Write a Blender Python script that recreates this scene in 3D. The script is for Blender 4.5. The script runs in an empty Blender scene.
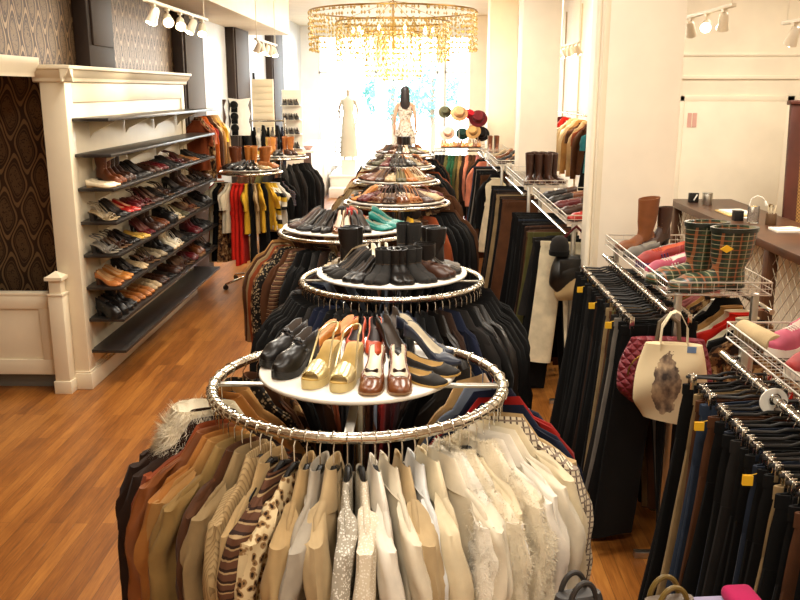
EXPO = 0.0
WORLD = 17.0
FILL_LAMPS = [(-.4, .3, 46), (.9, .6, 46), (-.6, 3.2, 52), (.7, 3.8, 56), (-1.6, 5.6, 45), (-.4, 6.8, 50), (.5, 8.6, 65), (3.4, 7.4, 85), (-.6, 11, 70), (3.6, 3.5, 50), (1.9, 12, 60), (-.4, 16, 110), (-.6, 19.2, 120)]  # x, y and energy of the added, unseen fill lamps
import bpy, bmesh, math, random
from mathutils import Vector, Matrix, noise
PI = math.pi
RN = random.Random(11)
SC = bpy.context.scene
COL = SC.collection
V = Vector

# ------------------------------------------------------------------ camera
CF, CP, CH = 865.0, math.radians(13.65), 2.25
CY = math.atan(18 / CF * math.cos(CP))
cam_d = bpy.data.cameras.new('camera')
cam = bpy.data.objects.new('camera', cam_d)
COL.objects.link(cam)
cam_d.sensor_width = 36
cam_d.lens = 36 * CF / 800
cam_d.clip_end = 200
cam.location = (0, 0, CH)
cam.rotation_euler = (PI / 2 - CP, 0, CY)
SC.camera = cam

def screen_x(p):
    x = p[0] * math.cos(CY) + p[1] * math.sin(CY)
    y = -p[0] * math.sin(CY) + p[1] * math.cos(CY)
    return x / max(y, .1)

# ------------------------------------------------------------------ mesh builder
class G:
    def __init__(s):
        s.v, s.f, s.m = [], [], []

    def add(s, vs, fs, mi=0):
        b = len(s.v)
        s.v += [tuple(p) for p in vs]
        s.f += [tuple(b + i for i in f) for f in fs]
        s.m += [mi] * len(fs)
        return s

    def box(s, lo, hi, mi=0, M=None):
        x0, y0, z0 = lo
        x1, y1, z1 = hi
        vs = [V(p) for p in ((x0, y0, z0), (x1, y0, z0), (x1, y1, z0), (x0, y1, z0), (x0, y0, z1), (x1, y0, z1), (x1, y1, z1), (x0, y1, z1))]
        if M is not None:
            vs = [M @ p for p in vs]
        return s.add(vs, [(0, 3, 2, 1), (4, 5, 6, 7), (0, 1, 5, 4), (1, 2, 6, 5), (2, 3, 7, 6), (3, 0, 4, 7)], mi)

    def grid(s, rows, cu=False, mi=0, cap0=False, cap1=False, cv=False):
        n, k = len(rows), len(rows[0])
        vs = [p for r in rows for p in r]
        fs = []
        for i in range(n if cv else n - 1):
            i2 = (i + 1) % n
            for j in range(k if cu else k - 1):
                j2 = (j + 1) % k
                fs.append((i * k + j, i * k + j2, i2 * k + j2, i2 * k + j))
        if cap0:
            fs.append(tuple(range(k - 1, -1, -1)))
        if cap1:
            fs.append(tuple((n - 1) * k + j for j in range(k)))
        return s.add(vs, fs, mi)

    def tube(s, pts, r, n=8, closed=False, mi=0, caps=True):
        pts = [V(p) for p in pts]
        k = len(pts)
        rr = r if isinstance(r, (list, tuple)) else [r] * k
        T = []
        for i in range(k):
            a = pts[(i - 1) % k] if (closed or i > 0) else pts[i]
            b = pts[(i + 1) % k] if (closed or i < k - 1) else pts[i]
            t = (b - a)
            T.append(t.normalized() if t.length > 1e-9 else V((0, 0, 1)))
        up = V((0, 0, 1)) if abs(T[0].z) < .9 else V((1, 0, 0))
        nv = (up - T[0] * up.dot(T[0])).normalized()
        rows = []
        for i in range(k):
            nv = nv - T[i] * nv.dot(T[i])
            if nv.length < 1e-6:
                nv = T[i].orthogonal()
            nv.normalize()
            bv = T[i].cross(nv)
            rows.append([pts[i] + (nv * math.cos(2 * PI * j / n) + bv * math.sin(2 * PI * j / n)) * rr[i] for j in range(n)])
        return s.grid(rows, True, mi, caps and not closed, caps and not closed, closed)

    def cyl(s, a, b, r0, r1=None, n=16, mi=0):
        return s.tube([a, b], [r0, r0 if r1 is None else r1], n, mi=mi)

    def lathe(s, prof, c=(0, 0, 0), n=24, mi=0, cap0=True, cap1=True):
        rows = [[(c[0] + r * math.cos(2 * PI * j / n), c[1] + r * math.sin(2 * PI * j / n), c[2] + z) for j in range(n)] for r, z in prof]
        return s.grid(rows, True, mi, cap0, cap1)

    def prism(s, poly, ax, a, b, mi=0):
        # polygon of 2D points extruded along axis ax between a and b
        def P(q, t):
            q = list(q)
            q.insert(ax, t)
            return tuple(q)
        n = len(poly)
        vs = [P(q, a) for q in poly] + [P(q, b) for q in poly]
        fs = [tuple(range(n - 1, -1, -1)), tuple(range(n, 2 * n))] + [(i, (i + 1) % n, n + (i + 1) % n, n + i) for i in range(n)]
        return s.add(vs, fs, mi)

    def mesh(s, name, bevel=0, ang=40, segs=2):
        me = bpy.data.meshes.new(name)
        me.from_pydata(s.v, [], s.f)
        bm = bmesh.new()
        bm.from_mesh(me)
        lay = bm.faces.layers.int.new('mi')
        bm.faces.ensure_lookup_table()
        for f, m in zip(bm.faces, s.m):
            f[lay] = m
        bmesh.ops.recalc_face_normals(bm, faces=bm.faces)
        if bevel:
            es = [e for e in bm.edges if len(e.link_faces) == 2 and e.calc_face_angle(0) > .6]
            bmesh.ops.bevel(bm, geom=es, offset=bevel, segments=segs, profile=.5, affect='EDGES', clamp_overlap=True)
        for f in bm.faces:
            f.material_index = f[lay]
            f.smooth = True
        bm.to_mesh(me)
        bm.free()
        try:
            me.set_sharp_from_angle(angle=math.radians(ang))
        except Exception:
            pass
        return me

def put(name, me, mats, parent=None, loc=(0, 0, 0), rot=(0, 0, 0)):
    """link a mesh object; materials sit on the object so meshes can be shared"""
    o = bpy.data.objects.new(name, me)
    COL.objects.link(o)
    if not isinstance(mats, (list, tuple)):
        mats = [mats]
    while len(me.materials) < len(mats):
        me.materials.append(None)
    for i, m in enumerate(mats):
        o.material_slots[i].link = 'OBJECT'
        o.material_slots[i].material = m
    o.location = loc
    o.rotation_euler = rot
    if parent is not None:
        o.parent = parent
    return o

def tag(o, label, cat, group=None):
    o['label'] = label
    o['category'] = cat
    if group:
        o['group'] = group
    return o

def thing(name, label, cat, loc=(0, 0, 0), rz=0, group=None, rot=None):
    o = bpy.data.objects.new(name, None)
    o.empty_display_size = .05
    COL.objects.link(o)
    o.location = loc
    o.rotation_euler = rot if rot else (0, 0, rz)
    return tag(o, label, cat, group)

def struct(name, g, m, bevel=0, parent=None):
    o = put(name, g.mesh(name, bevel), m, parent)
    if parent is None:
        o['kind'] = 'structure'
    return o

def stamp(parts, name, label, cat, mats, loc, rot=(0, 0, 0), group=None, parent=None):
    """one individual made from a prototype: an Empty plus one child per part; parts share mesh data"""
    t = thing(name, label, cat, loc, group=group, rot=rot)
    for pname, me, key in parts:
        ms = [mats[k] for k in (key if isinstance(key, (list, tuple)) else [key])]
        put(pname, me, ms, t)
    return t

ORD = ('zeroth first second third fourth fifth sixth seventh eighth ninth tenth eleventh twelfth thirteenth fourteenth fifteenth sixteenth '
       'seventeenth eighteenth nineteenth twentieth').split()
def nth(i):
    if i <= 20:
        return ORD[i]
    tens = {2: 'twenty', 3: 'thirty', 4: 'forty', 5: 'fifty', 6: 'sixty', 7: 'seventy', 8: 'eighty', 9: 'ninety'}
    t, u = divmod(i, 10)
    return tens[t] + '-' + ORD[u] if u else tens[t][:-1] + 'ieth'

# ------------------------------------------------------------------ materials
def lin(c):
    if isinstance(c, str):
        c = [int(c[i:i + 2], 16) / 255 for i in (0, 2, 4)]
    return tuple((x / 12.92 if x <= .04045 else ((x + .055) / 1.055) ** 2.4) for x in c)

class N:
    def __init__(s, name):
        s.m = bpy.data.materials.new(name)
        s.m.use_nodes = True
        s.t = s.m.node_tree
        s.b = s.t.nodes['Principled BSDF']

    def n(s, typ, **kw):
        o = s.t.nodes.new(typ)
        for k, v in kw.items():
            setattr(o, k, v)
        return o

    def l(s, a, b):
        s.t.links.new(a, b)

    def math(s, op, a, b=None, c=None):
        o = s.n('ShaderNodeMath', operation=op)
        for i, x in enumerate((a, b, c)):
            if x is None:
                continue
            if isinstance(x, (int, float)):
                o.inputs[i].default_value = x
            else:
                s.l(x, o.inputs[i])
        return o.outputs[0]

    def xyz(s, kind='Object'):
        tc = s.n('ShaderNodeTexCoord')
        sp = s.n('ShaderNodeSeparateXYZ')
        s.l(tc.outputs[kind], sp.inputs[0])
        return tc.outputs[kind], sp.outputs

    def noise(s, vec, scale, detail=3, rough=.5):
        o = s.n('ShaderNodeTexNoise')
        o.inputs['Scale'].default_value = scale
        o.inputs['Detail'].default_value = detail
        o.inputs['Roughness'].default_value = rough
        if vec is not None:
            s.l(vec, o.inputs['Vector'])
        return o.outputs['Fac']

    def mapping(s, vec, scale=(1, 1, 1), rot=(0, 0, 0)):
        o = s.n('ShaderNodeMapping')
        o.inputs['Scale'].default_value = scale
        o.inputs['Rotation'].default_value = rot
        s.l(vec, o.inputs['Vector'])
        return o.outputs[0]

    def ramp(s, fac, stops, const=False):
        o = s.n('ShaderNodeValToRGB')
        e = o.color_ramp.elements
        while len(e) < len(stops):
            e.new(.5)
        for i, (p, c) in enumerate(stops):
            e[i].position = p
            e[i].color = (*c[:3], 1)
        if const:
            o.color_ramp.interpolation = 'CONSTANT'
        s.l(fac, o.inputs[0])
        return o.outputs[0]

    def mix(s, fac, a, b, mode='MIX'):
        o = s.n('ShaderNodeMix', data_type='RGBA', blend_type=mode)
        for i, x in ((0, fac), (6, a), (7, b)):
            if isinstance(x, (int, float)):
                o.inputs[i].default_value = x
            elif isinstance(x, (tuple, list)):
                o.inputs[i].default_value = (*x[:3], 1)
            else:
                s.l(x, o.inputs[i])
        return o.outputs[2]

    def bump(s, h, strength=.3, dist=.01):
        o = s.n('ShaderNodeBump')
        o.inputs['Strength'].default_value = strength
        o.inputs['Distance'].default_value = dist
        s.l(h, o.inputs['Height'])
        s.l(o.outputs[0], s.b.inputs['Normal'])

    def color(s, c):
        if isinstance(c, (tuple, list)):
            s.b.inputs['Base Color'].default_value = (*c[:3], 1)
        else:
            s.l(c, s.b.inputs['Base Color'])

    def set(s, **kw):
        for k, v in kw.items():
            s.b.inputs[k.replace('_', ' ')].default_value = v

MC = {}
def fabric(hexc, rough=.9, weave=900, strength=.25, var=.18, sheen=.04, name=None):
    key = ('f', hexc, rough, weave)
    if key in MC:
        return MC[key]
    k = N(name or 'fabric_' + hexc)
    ob, sp = k.xyz()
    c = lin(hexc)
    n1 = k.noise(ob, 9, 4)
    lo = tuple(x * (1 - var) for x in c)
    hi = tuple(min(1, x * (1 + var)) for x in c)
    k.color(k.ramp(n1, [(.3, lo), (.7, hi)]))
    k.set(Roughness=rough, Sheen_Weight=sheen, Specular_IOR_Level=.16)
    k.bump(k.noise(ob, weave, 2), strength, .002)
    MC[key] = k.m
    return k.m

def pattern(kind, hexes, name):
    key = ('p', kind, tuple(hexes))
    if key in MC:
        return MC[key]
    k = N(name)
    ob, (x, y, z) = k.xyz()
    cs = [lin(h) for h in hexes]
    if kind == 'leopard':
        w = k.n('ShaderNodeTexVoronoi')
        w.inputs['Scale'].default_value = 58
        wr = k.n('ShaderNodeMix', data_type='VECTOR')
        nz = k.n('ShaderNodeTexNoise')
        nz.inputs['Scale'].default_value = 30
        k.l(ob, nz.inputs['Vector'])
        sc = k.n('ShaderNodeVectorMath', operation='MULTIPLY_ADD')
        k.l(nz.outputs['Color'], sc.inputs[0])
        sc.inputs[1].default_value = (.02, .02, .02)
        k.l(k.mapping(ob, (1, .6, .8)), sc.inputs[2])
        k.l(sc.outputs[0], w.inputs['Vector'])
        k.color(k.ramp(w.outputs['Distance'], [(0, cs[1]), (.22, cs[1]), (.3, cs[2]), (.42, cs[2]), (.5, cs[0])]))
    elif kind == 'stripe':     # stripes across the height
        f = k.math('FRACT', k.math('MULTIPLY', k.math('ADD', z, k.math('MULTIPLY', k.noise(ob, 6), .03)), hexes and 38))
        k.color(k.ramp(f, [(0, cs[0]), (.38, cs[1]), (.55, cs[2 % len(cs)]), (.8, cs[0])], True))
    elif kind == 'vstripe':    # cord running down
        f = k.math('FRACT', k.math('MULTIPLY', k.math('ADD', x, y), 95))
        k.color(k.ramp(f, [(0, cs[0]), (.5, cs[1])]))
        k.bump(f, .5, .003)
    elif kind == 'check':
        fx = k.math('FRACT', k.math('MULTIPLY', k.math('ADD', x, k.math('MULTIPLY', y, .9)), 52))
        fz = k.math('FRACT', k.math('MULTIPLY', z, 52))
        a = k.math('LESS_THAN', fx, .3)
        b = k.math('LESS_THAN', fz, .3)
        c1 = k.mix(a, cs[0], cs[1])
        k.color(k.mix(b, c1, cs[2 % len(cs)]))
    elif kind == 'plaid':      # tartan on rubber boots
        u = k.math('MULTIPLY', k.math('ADD', x, k.math('MULTIPLY', y, .25)), 19)
        w_ = k.math('MULTIPLY', z, 19)
        def line(t, lo, hi):
            f = k.math('FRACT', t)
            return k.math('MULTIPLY', k.math('GREATER_THAN', f, lo), k.math('LESS_THAN', f, hi))
        c = k.mix(k.math('MAXIMUM', line(u, .0, .42), 0), cs[0], cs[1])
        c = k.mix(k.math('MULTIPLY', line(w_, .0, .42), .55), c, cs[2])
        for t in (u, w_):
            c = k.mix(k.math('MULTIPLY', line(t, .60, .72), .7), c, cs[3])
            c = k.mix(k.math('MULTIPLY', line(t, .14, .22), .55), c, cs[4])
        k.color(c)
        k.set(Roughness=.35)
        MC[key] = k.m
        return k.m
    elif kind == 'wide':       # broad horizontal bands
        f = k.math('FRACT', k.math('MULTIPLY', z, 7))
        k.color(k.ramp(f, [(0, cs[0]), (.33, cs[1]), (.66, cs[2 % len(cs)])], True))
    elif kind == 'speck':
        w = k.n('ShaderNodeTexVoronoi')
        w.inputs['Scale'].default_value = 170 if 'l' in name[-4:] else (150 if 'sequ' in name or 'lace' in name else 70)
        k.l(ob, w.inputs['Vector'])
        k.color(k.ramp(w.outputs['Distance'], [(0, cs[1]), (.3, cs[1]), (.42, cs[0])]))
    elif kind == 'blotch':
        k.color(k.ramp(k.noise(ob, 22, 3), [(0, cs[0]), (.45, cs[1]), (.56, cs[2 % len(cs)])], True))
    k.set(Roughness=.85, Specular_IOR_Level=.25)
    if kind not in ('vstripe',):
        k.bump(k.noise(ob, 700, 2), .2, .002)
    MC[key] = k.m
    return k.m

def leather(hexc, rough=.38, name=None):
    key = ('l', hexc, rough)
    if key in MC:
        return MC[key]
    k = N(name or 'leather_' + hexc)
    ob, sp = k.xyz()
    c = lin(hexc)
    k.color(k.ramp(k.noise(ob, 14, 3), [(.3, tuple(x * .8 for x in c)), (.7, tuple(min(1, x * 1.15) for x in c))]))
    k.set(Roughness=rough, Metallic=.55 if hexc == 'DCCB98' else 0)
    k.bump(k.noise(ob, 320, 2), .15, .001)
    MC[key] = k.m
    return k.m

def plain(name, hexc, rough=.5, metal=0, bump=0, scale=40, coat=0, var=.05):
    key = ('s', name)
    if key in MC:
        return MC[key]
    k = N(name)
    ob, sp = k.xyz()
    c = lin(hexc)
    k.color(k.ramp(k.noise(ob, 3, 3), [(.3, tuple(x * (1 - var) for x in c)), (.7, tuple(min(1, x * (1 + var)) for x in c))]))
    k.set(Roughness=rough, Metallic=metal, Coat_Weight=coat)
    if bump:
        k.bump(k.noise(ob, scale, 3), bump, .004)
    MC[key] = k.m
    return k.m

def emit(name, hexc, strength):
    k = N(name)
    k.b.inputs['Base Color'].default_value = (*lin(hexc), 1)
    k.b.inputs['Emission Color'].default_value = (*lin(hexc), 1)
    k.b.inputs['Emission Strength'].default_value = strength
    return k.m

CHROME = plain('polished_chrome', 'DAD8D2', .14, 1)
k = N('knurled_chrome')
ob, sp = k.xyz()
w = k.n('ShaderNodeTexVoronoi'); w.inputs['Scale'].default_value = 62; k.l(ob, w.inputs['Vector'])
k.color(lin('D9D4C8')); k.set(Roughness=.2, Metallic=1); k.bump(w.outputs['Distance'], .25, .003)
KCHROME = k.m
STEEL = plain('brushed_steel', 'B9B6AE', .3, 1)
DSTEEL = plain('dark_steel', '3A3834', .4, .9)
WIRE = plain('bright_wire', 'DDD8CC', .28, .75)
BLACKP = plain('black_plastic', '0E0D0D', .35)
WHITEP = plain('white_laminate', 'EDE6DA', .35)
CREAM = plain('cream_paint', 'F0E4CC', .55, bump=.05, scale=25)
CREAMW = plain('cream_joinery_paint', 'E8DABD', .45, bump=.04, scale=30)
COLP = plain('column_paint', 'F1E5CF', .55, bump=.06, scale=18)
DKBOARD = plain('black_stained_board', '2A2522', .33, bump=.1, scale=60, var=.3)
DKBROWN = plain('dark_brown_trim_paint', '2E2018', .65, bump=.1, scale=40, var=.15)
WALNUT = plain('dark_walnut', '4A2C18', .4, bump=.12, scale=60, var=.35)
REDWOOD = plain('reddish_dark_wood', '4E2216', .45, bump=.12, scale=50, var=.3)
BRASS = plain('aged_brass', '8A6B34', .35, 1)
YTAG = plain('yellow_card', 'E9B41E', .6)
WTAG = plain('white_card', 'EDE8DC', .6)

# oak strip floor: boards run along the shop
k = N('oak_strip_floor')
ob, (x, y, z) = k.xyz()
sw = k.n('ShaderNodeCombineXYZ'); k.l(y, sw.inputs[0]); k.l(x, sw.inputs[1])
br = k.n('ShaderNodeTexBrick')
k.l(sw.outputs[0], br.inputs['Vector'])
br.inputs['Scale'].default_value = 1
br.inputs['Brick Width'].default_value = 1.15
br.inputs['Row Height'].default_value = .07
br.inputs['Mortar Size'].default_value = .0012
br.inputs['Mortar Smooth'].default_value = .3
br.inputs['Color1'].default_value = (0, 0, 0, 1)
br.inputs['Color2'].default_value = (1, 1, 1, 1)
br.inputs['Mortar'].default_value = (.5, .5, .5, 1)
br.offset_frequency = 2
br.offset = .37
grain = k.noise(k.mapping(ob, (26, 1.4, 1)), 3.2, 6, .65)
blot = k.noise(k.mapping(ob, (3, .7, 1)), 2.0, 4, .6)
t = k.math('ADD', k.math('MULTIPLY', br.outputs['Color'], .17), k.math('ADD', k.math('MULTIPLY', grain, .5), k.math('MULTIPLY', blot, .42)))
wood = k.ramp(t, [(.28, lin('47240D')), (.5, lin('87501F')), (.68, lin('AA6E30')), (.9, lin('C28C48'))])
k.color(k.mix(k.math('MULTIPLY', br.outputs['Fac'], .75), wood, lin('2A1206')))
k.set(Roughness=.33)
k.bump(k.math('SUBTRACT', k.math('MULTIPLY', grain, .35), br.outputs['Fac']), .25, .003)
FLOOR = k.m

def damask(axis):
    k = N('damask_wallpaper_' + axis)
    ob, sp = k.xyz()
    u = k.math('MULTIPLY', sp['XY'.index(axis)], 2 * PI / .21)
    v = k.math('MULTIPLY', sp[2], 2 * PI / .52)
    uu = k.math('ADD', u, k.math('MULTIPLY', k.math('SINE', k.math('MULTIPLY', v, 2)), .25))
    f = k.math('ADD', k.math('COSINE', uu), k.math('COSINE', v))
    a = k.math('ABSOLUTE', f)
    nz = k.noise(ob, 90, 3)
    outer = k.math('LESS_THAN', k.math('ABSOLUTE', k.math('SUBTRACT', a, .32)), .17)
    ring = k.math('LESS_THAN', k.math('ABSOLUTE', k.math('SUBTRACT', a, .95)), .07)
    core = k.math('MULTIPLY', k.math('GREATER_THAN', a, 1.2), k.math('GREATER_THAN', nz, .42))
    fac = k.math('MINIMUM', k.math('ADD', k.math('MULTIPLY', outer, .9), k.math('ADD', k.math('MULTIPLY', ring, .35), k.math('MULTIPLY', core, .45))), 1.0)
    base = k.ramp(k.noise(ob, 2.2, 3), [(.3, lin('38281A')), (.7, lin('483424'))])
    k.color(k.mix(fac, base, lin('937552')))
    k.set(Roughness=.42, Metallic=.3)
    k.l(k.math('SUBTRACT', .5, k.math('MULTIPLY', fac, .12)), k.b.inputs['Roughness'])
    return k.m
DAMX, DAMY = damask('X'), damask('Y')
# ------------------------------------------------------------------ garments
# local frame: hook over the rail at the origin, shoulders along x, front towards +y, hanging down -z
def sgn(a):
    return -1 if a < 0 else 1

class Cloth:
    def __init__(s, L, seed, wedge=0, sh=.20, hem=.225, thick=.042, fold=.013, fur=0, neck=-.095):
        r = random.Random(seed)
        s.L, s.wedge, s.fold, s.fur, s.seed, s.thick = L, wedge, fold, fur, seed, thick
        s.k1, s.k2 = r.uniform(22, 34), r.uniform(45, 60)
        s.p1, s.p2, s.p3 = r.uniform(0, 6), r.uniform(0, 6), r.uniform(-2, 2)
        s.sw = r.uniform(-.012, .012)
        s.hair = (20, .013)
        n = neck
        s.keys = [(-L, hem, thick * 1.1), (-L * .62, (hem + sh) / 2 - .012, thick), (-.36, sh - .012, thick), (-.24, sh + .002, thick * .98), (-.19, sh, thick * .85),
                  (-.163, sh * .86, thick * .78), (-.14, sh * .62, thick * .74), (n - .02, sh * .42, thick * .72), (n, .062, thick * .7)]

    def wf(s, x):
        return max(.4, 1 + s.wedge * x / .47)

    def prof(s, z):
        K = s.keys
        for i in range(len(K) - 1):
            if z <= K[i + 1][0]:
                a, b = K[i], K[i + 1]
                t = max(0, min(1, (z - a[0]) / (b[0] - a[0])))
                return a[1] + (b[1] - a[1]) * t, a[2] + (b[2] - a[2]) * t
        return K[-1][1], K[-1][2]

    def wave(s, x, z):
        q = max(0, min(1, (-z - .12) / max(.2, s.L - .12)))
        A = s.fold * (.25 + .9 * q)
        return A * (math.sin(s.k1 * x + s.p1 + s.p3 * z) * .6 + math.sin(s.k2 * x + s.p2 - z * 2) * .35) + s.sw * q * .6

    def fz(s, p, n):
        if not s.fur:
            return p
        q = V(p) * 48 + V((s.seed * 3.1, 0, 0))
        d = s.fur * (abs(noise.noise(q)) * 1.3 + .5 * abs(noise.noise(q * 2.3)))
        return p + n * d

    def pt(s, z, th):
        w, t = s.prof(z)
        c, d = math.cos(th), math.sin(th)
        x = w * sgn(c) * abs(c) ** .8
        y = t * sgn(d) * abs(d) ** .75
        p = V((x, (y + s.wave(x, z)) * s.wf(x), z))
        q = V((x * 9 + s.seed, y * 14, z * 6))
        p += V((c * .4, d, 0)) * (noise.noise(q) * .010 + noise.noise(q * 2.7) * .005) * min(1, max(0, (-z - .13) * 8))
        return s.fz(p, V((c * .5, d, .1)).normalized())

    def front(s, x, z, off=.004):
        w, t = s.prof(z)
        q = max(0, 1 - (min(1, abs(x) / w)) ** 2.5)
        return V((x, (t * q ** .375 + s.wave(x, z)) * s.wf(x) + off, z))

    def tufts(s, g, rows, dens=20, ln=.013):
        r = random.Random(s.seed + len(rows))
        n = len(rows[0])
        for i in range(len(rows) - 1):
            ca = sum(rows[i], V()) / n
            for j in range(n):
                a, b, c = rows[i][j], rows[i][(j + 1) % n], rows[i + 1][j]
                nv = (b - a).cross(c - a)
                if nv.length < 1e-9:
                    continue
                nv.normalize()
                if nv.dot(a - ca) < 0:
                    nv = -nv
                for _ in range(dens):
                    p = a + (b - a) * r.random() + (c - a) * r.random() - nv * .003
                    d = (nv + V((r.gauss(0, .45), r.gauss(0, .45), -.55 + r.gauss(0, .4)))).normalized() * ln * r.uniform(.6, 1.3)
                    w = d.orthogonal().normalized() * .0013
                    g.add([p - w, p + w, p + d], [(0, 1, 2)])

    def body(s, n=26, nz=14):
        g = G()
        zs = [-s.L + (s.L - .2) * (i / (nz - 1)) for i in range(nz)] + [k[0] for k in s.keys[5:]]
        rows = []
        hem = []
        for j in range(n):
            p = s.pt(-s.L, 2 * PI * j / n)
            hem.append(V((p.x * .93, p.y * .8, p.z + .03)))
        rows.append(hem)
        for z in zs:
            rows.append([s.pt(z, 2 * PI * j / n) for j in range(n)])
        top = rows[-1]
        rows.append([V((p.x * .72, p.y * .6, p.z - .035)) for p in top])
        g.grid(rows, True, 0, True, True)
        if s.fur:
            s.tufts(g, rows[1:-1], *s.hair)
        return g.mesh('body', ang=60)

    def sleeve(s, side, Ls=.58, n=12, r=.05, flare=1.0, cuff=0, nz=11):
        g = G()
        sh = s.prof(-.19)[0]
        rows = []
        rr = random.Random(s.seed * 7 + side)
        ph, bend = rr.uniform(0, 6), rr.uniform(-.02, .02)
        zc = []
        for i in range(nz):
            q = i / (nz - 1)
            x = sh - .055 + .075 * min(1, q * 4) ** .8 + .018 * q
            z = -.168 - Ls * q
            if q < .12:
                z = -.158 - Ls * q * .9
            yb = s.wave(sh * .9, z) * .6 + bend * q + .012 * math.sin(5 * q + ph)
            a = r * (1.0 - .25 * q) * (1 + (flare - 1) * max(0, q - .5) * 2)
            if i == 0:
                a *= .75
            b = a * (.62 + .12 * math.sin(9 * q + ph)) * (.66 if s.wedge else 1.15)
            row = []
            for j in range(n):
                th = 2 * PI * j / n
                cx, cy = math.cos(th), math.sin(th)
                wob = 1 + .12 * math.sin(3 * th + ph + 7 * q) + .06 * math.sin(22 * q + 2 * th) + .10 * math.sin(5 * th + 2 * ph + 3 * q) + .30 * noise.noise(V((cx * 1.4 + s.seed, cy * 1.4 + side, q * 7)))
                X = x + a * cx * wob
                Y = (yb + b * cy * wob) * s.wf(side * X)
                slope = -.55 * (X - x) if q < .05 else -.2 * (X - x) * max(0, 1 - q * 5)
                p = V((side * X, Y, z + slope))
                row.append(s.fz(p, V((cx * side, cy, 0))))
            rows.append(row)
            zc.append(V((side * x, yb * s.wf(side * x), z)))
        last = rows[-1]
        c = zc[-1]
        rows.append([c + (p - c) * .8 for p in last])
        rows.append([c + (p - c) * .75 + V((0, 0, .04)) for p in last])
        g.grid(rows, True, 0, True, True)
        if s.fur:
            s.tufts(g, rows[:-2])
        me = g.mesh('sleeve', ang=60)
        if not cuff:
            return me, None
        g2 = G()
        base = rows[nz - 2]
        lo = rows[nz - 1]
        c2 = zc[-2]
        A = [c + (p - c) * 1.07 for p in lo]
        B = [c + (c2 - c) * .7 + (p - c2) * 1.09 for p in base]
        g2.grid([[c + (p - c) * .95 for p in lo], A, B, [c + (c2 - c) * .7 + (p - c2) * .95 for p in base]], True)
        return me, g2.mesh('cuff')

    def collar(s, big=1.0, n=22):
        g = G()
        zt = s.keys[-1][0]
        rows = []
        a0 = .42
        for i in range(n):
            u = i / (n - 1)
            ph = PI / 2 + a0 + (2 * PI - 2 * a0) * u
            c, d = math.cos(ph), math.sin(ph)
            fr = abs(2 * u - 1) ** 2.2
            def P(rx, ry, dz):
                x, y = rx * c, ry * d
                p = V((x, (y + s.wave(x, zt)) * s.wf(x), zt + dz))
                return s.fz(p, V((c, d, .4)))
            t = s.thick
            rows.append([P(.05, t * .62, -.012), P(.056, t * .7, .03 * (1 - .5 * fr)), P(.066, t * .86, .034 * (1 - .5 * fr)),
                         P(.066 + .05 * big, t * (1.05 + .15 * big), -.028 - .012 * big), P(.074 + .06 * big + .015 * fr, t * (1.12 + .25 * big), -.052 * big - .035 * fr * big)])
        g.grid(rows)
        if s.fur:
            s.tufts(g, rows, 26)
        return g.mesh('collar', ang=70)

    def lapel(s, side, low=-.42, wid=.075, n=9):
        g = G()
        rows = []
        for i in range(n):
            q = i / (n - 1)
            z = s.keys[-1][0] - .03 + (low - s.keys[-1][0] + .03) * q
            xo = side * (.03 + wid * math.sin(PI * min(1, .25 + .75 * (1 - q))) * (1 - q * .35)) if q < 1 else side * .012
            xi = side * (.03 * (1 - q) + .004)
            rows.append([s.front(xi, z, .004), s.front((xi + xo) / 2, z, .011), s.front(xo, z, .006)])
        g.grid(rows)
        return g.mesh('lapel')

    def placket(s, n=16, half=.014):
        g = G()
        rows = []
        for i in range(n):
            z = s.keys[-1][0] - .03 - (s.L - .14) * i / (n - 1)
            rows.append([s.front(x, z, o) for x, o in ((-half, -.002), (-half, .005), (half, .005), (half, -.002))])
        g.grid(rows)
        return g.mesh('placket')

    def button(s, z, x=.0):
        g = G()
        p = s.front(x, z, .005)
        g.cyl(p, p + V((0, .004, 0)), .009, n=10)
        return g.mesh('button')

    def belt(s, z=-.46):
        g = G()
        n = 26
        def ring(zz, k):
            return [V((p.x * k, p.y * k, zz)) for p in (s.pt(zz, 2 * PI * j / n) for j in range(n))]
        g.grid([ring(z - .02, .98), ring(z - .02, 1.07), ring(z + .02, 1.07), ring(z + .02, .98)], True)
        return g.mesh('belt')

def coat(seed, L=.95, wedge=0, det=1, style='coat', fur=0, thick=.042, hem=.23, Ls=.58, r=.05, sh=.2, flare=1, big=1.0):
    """parts of one hanging coat, jacket, shirt or cardigan: (part name, mesh, material key)"""
    c = Cloth(L, seed, wedge, thick=thick, hem=hem, fur=fur, sh=sh)
    hi = det > 1
    ps = [('body', c.body(44 if fur else (34 if hi else 20), 30 if fur else (18 if hi else 9)), 'a')]
    for sd in (-1, 1):
        m, cf = c.sleeve(sd, Ls, 26 if fur else (20 if hi else 9), r, flare, style in ('shirt', 'trench'), 26 if fur else (24 if hi else 7))
        ps.append(('sleeve', m, 'a'))
        if cf:
            ps.append(('cuff', cf, 'a'))
    if style != 'knit':
        ps.append(('collar', c.collar(big, 40 if fur else 22), 'b'))
    if style in ('coat', 'trench', 'blazer'):
        for sd in (-1, 1):
            ps.append(('lapel', c.lapel(sd), 'b'))
    if det and style != 'knit':
        ps.append(('placket', c.placket(), 'a'))
    if hi and not fur and style != 'knit':
        for i in range(4):
            ps.append(('button', c.button(-.24 - i * .11, .0 if style == 'shirt' else .02), 'c'))
    if style == 'trench':
        ps.append(('belt', c.belt(), 'a'))
    return ps

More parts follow.
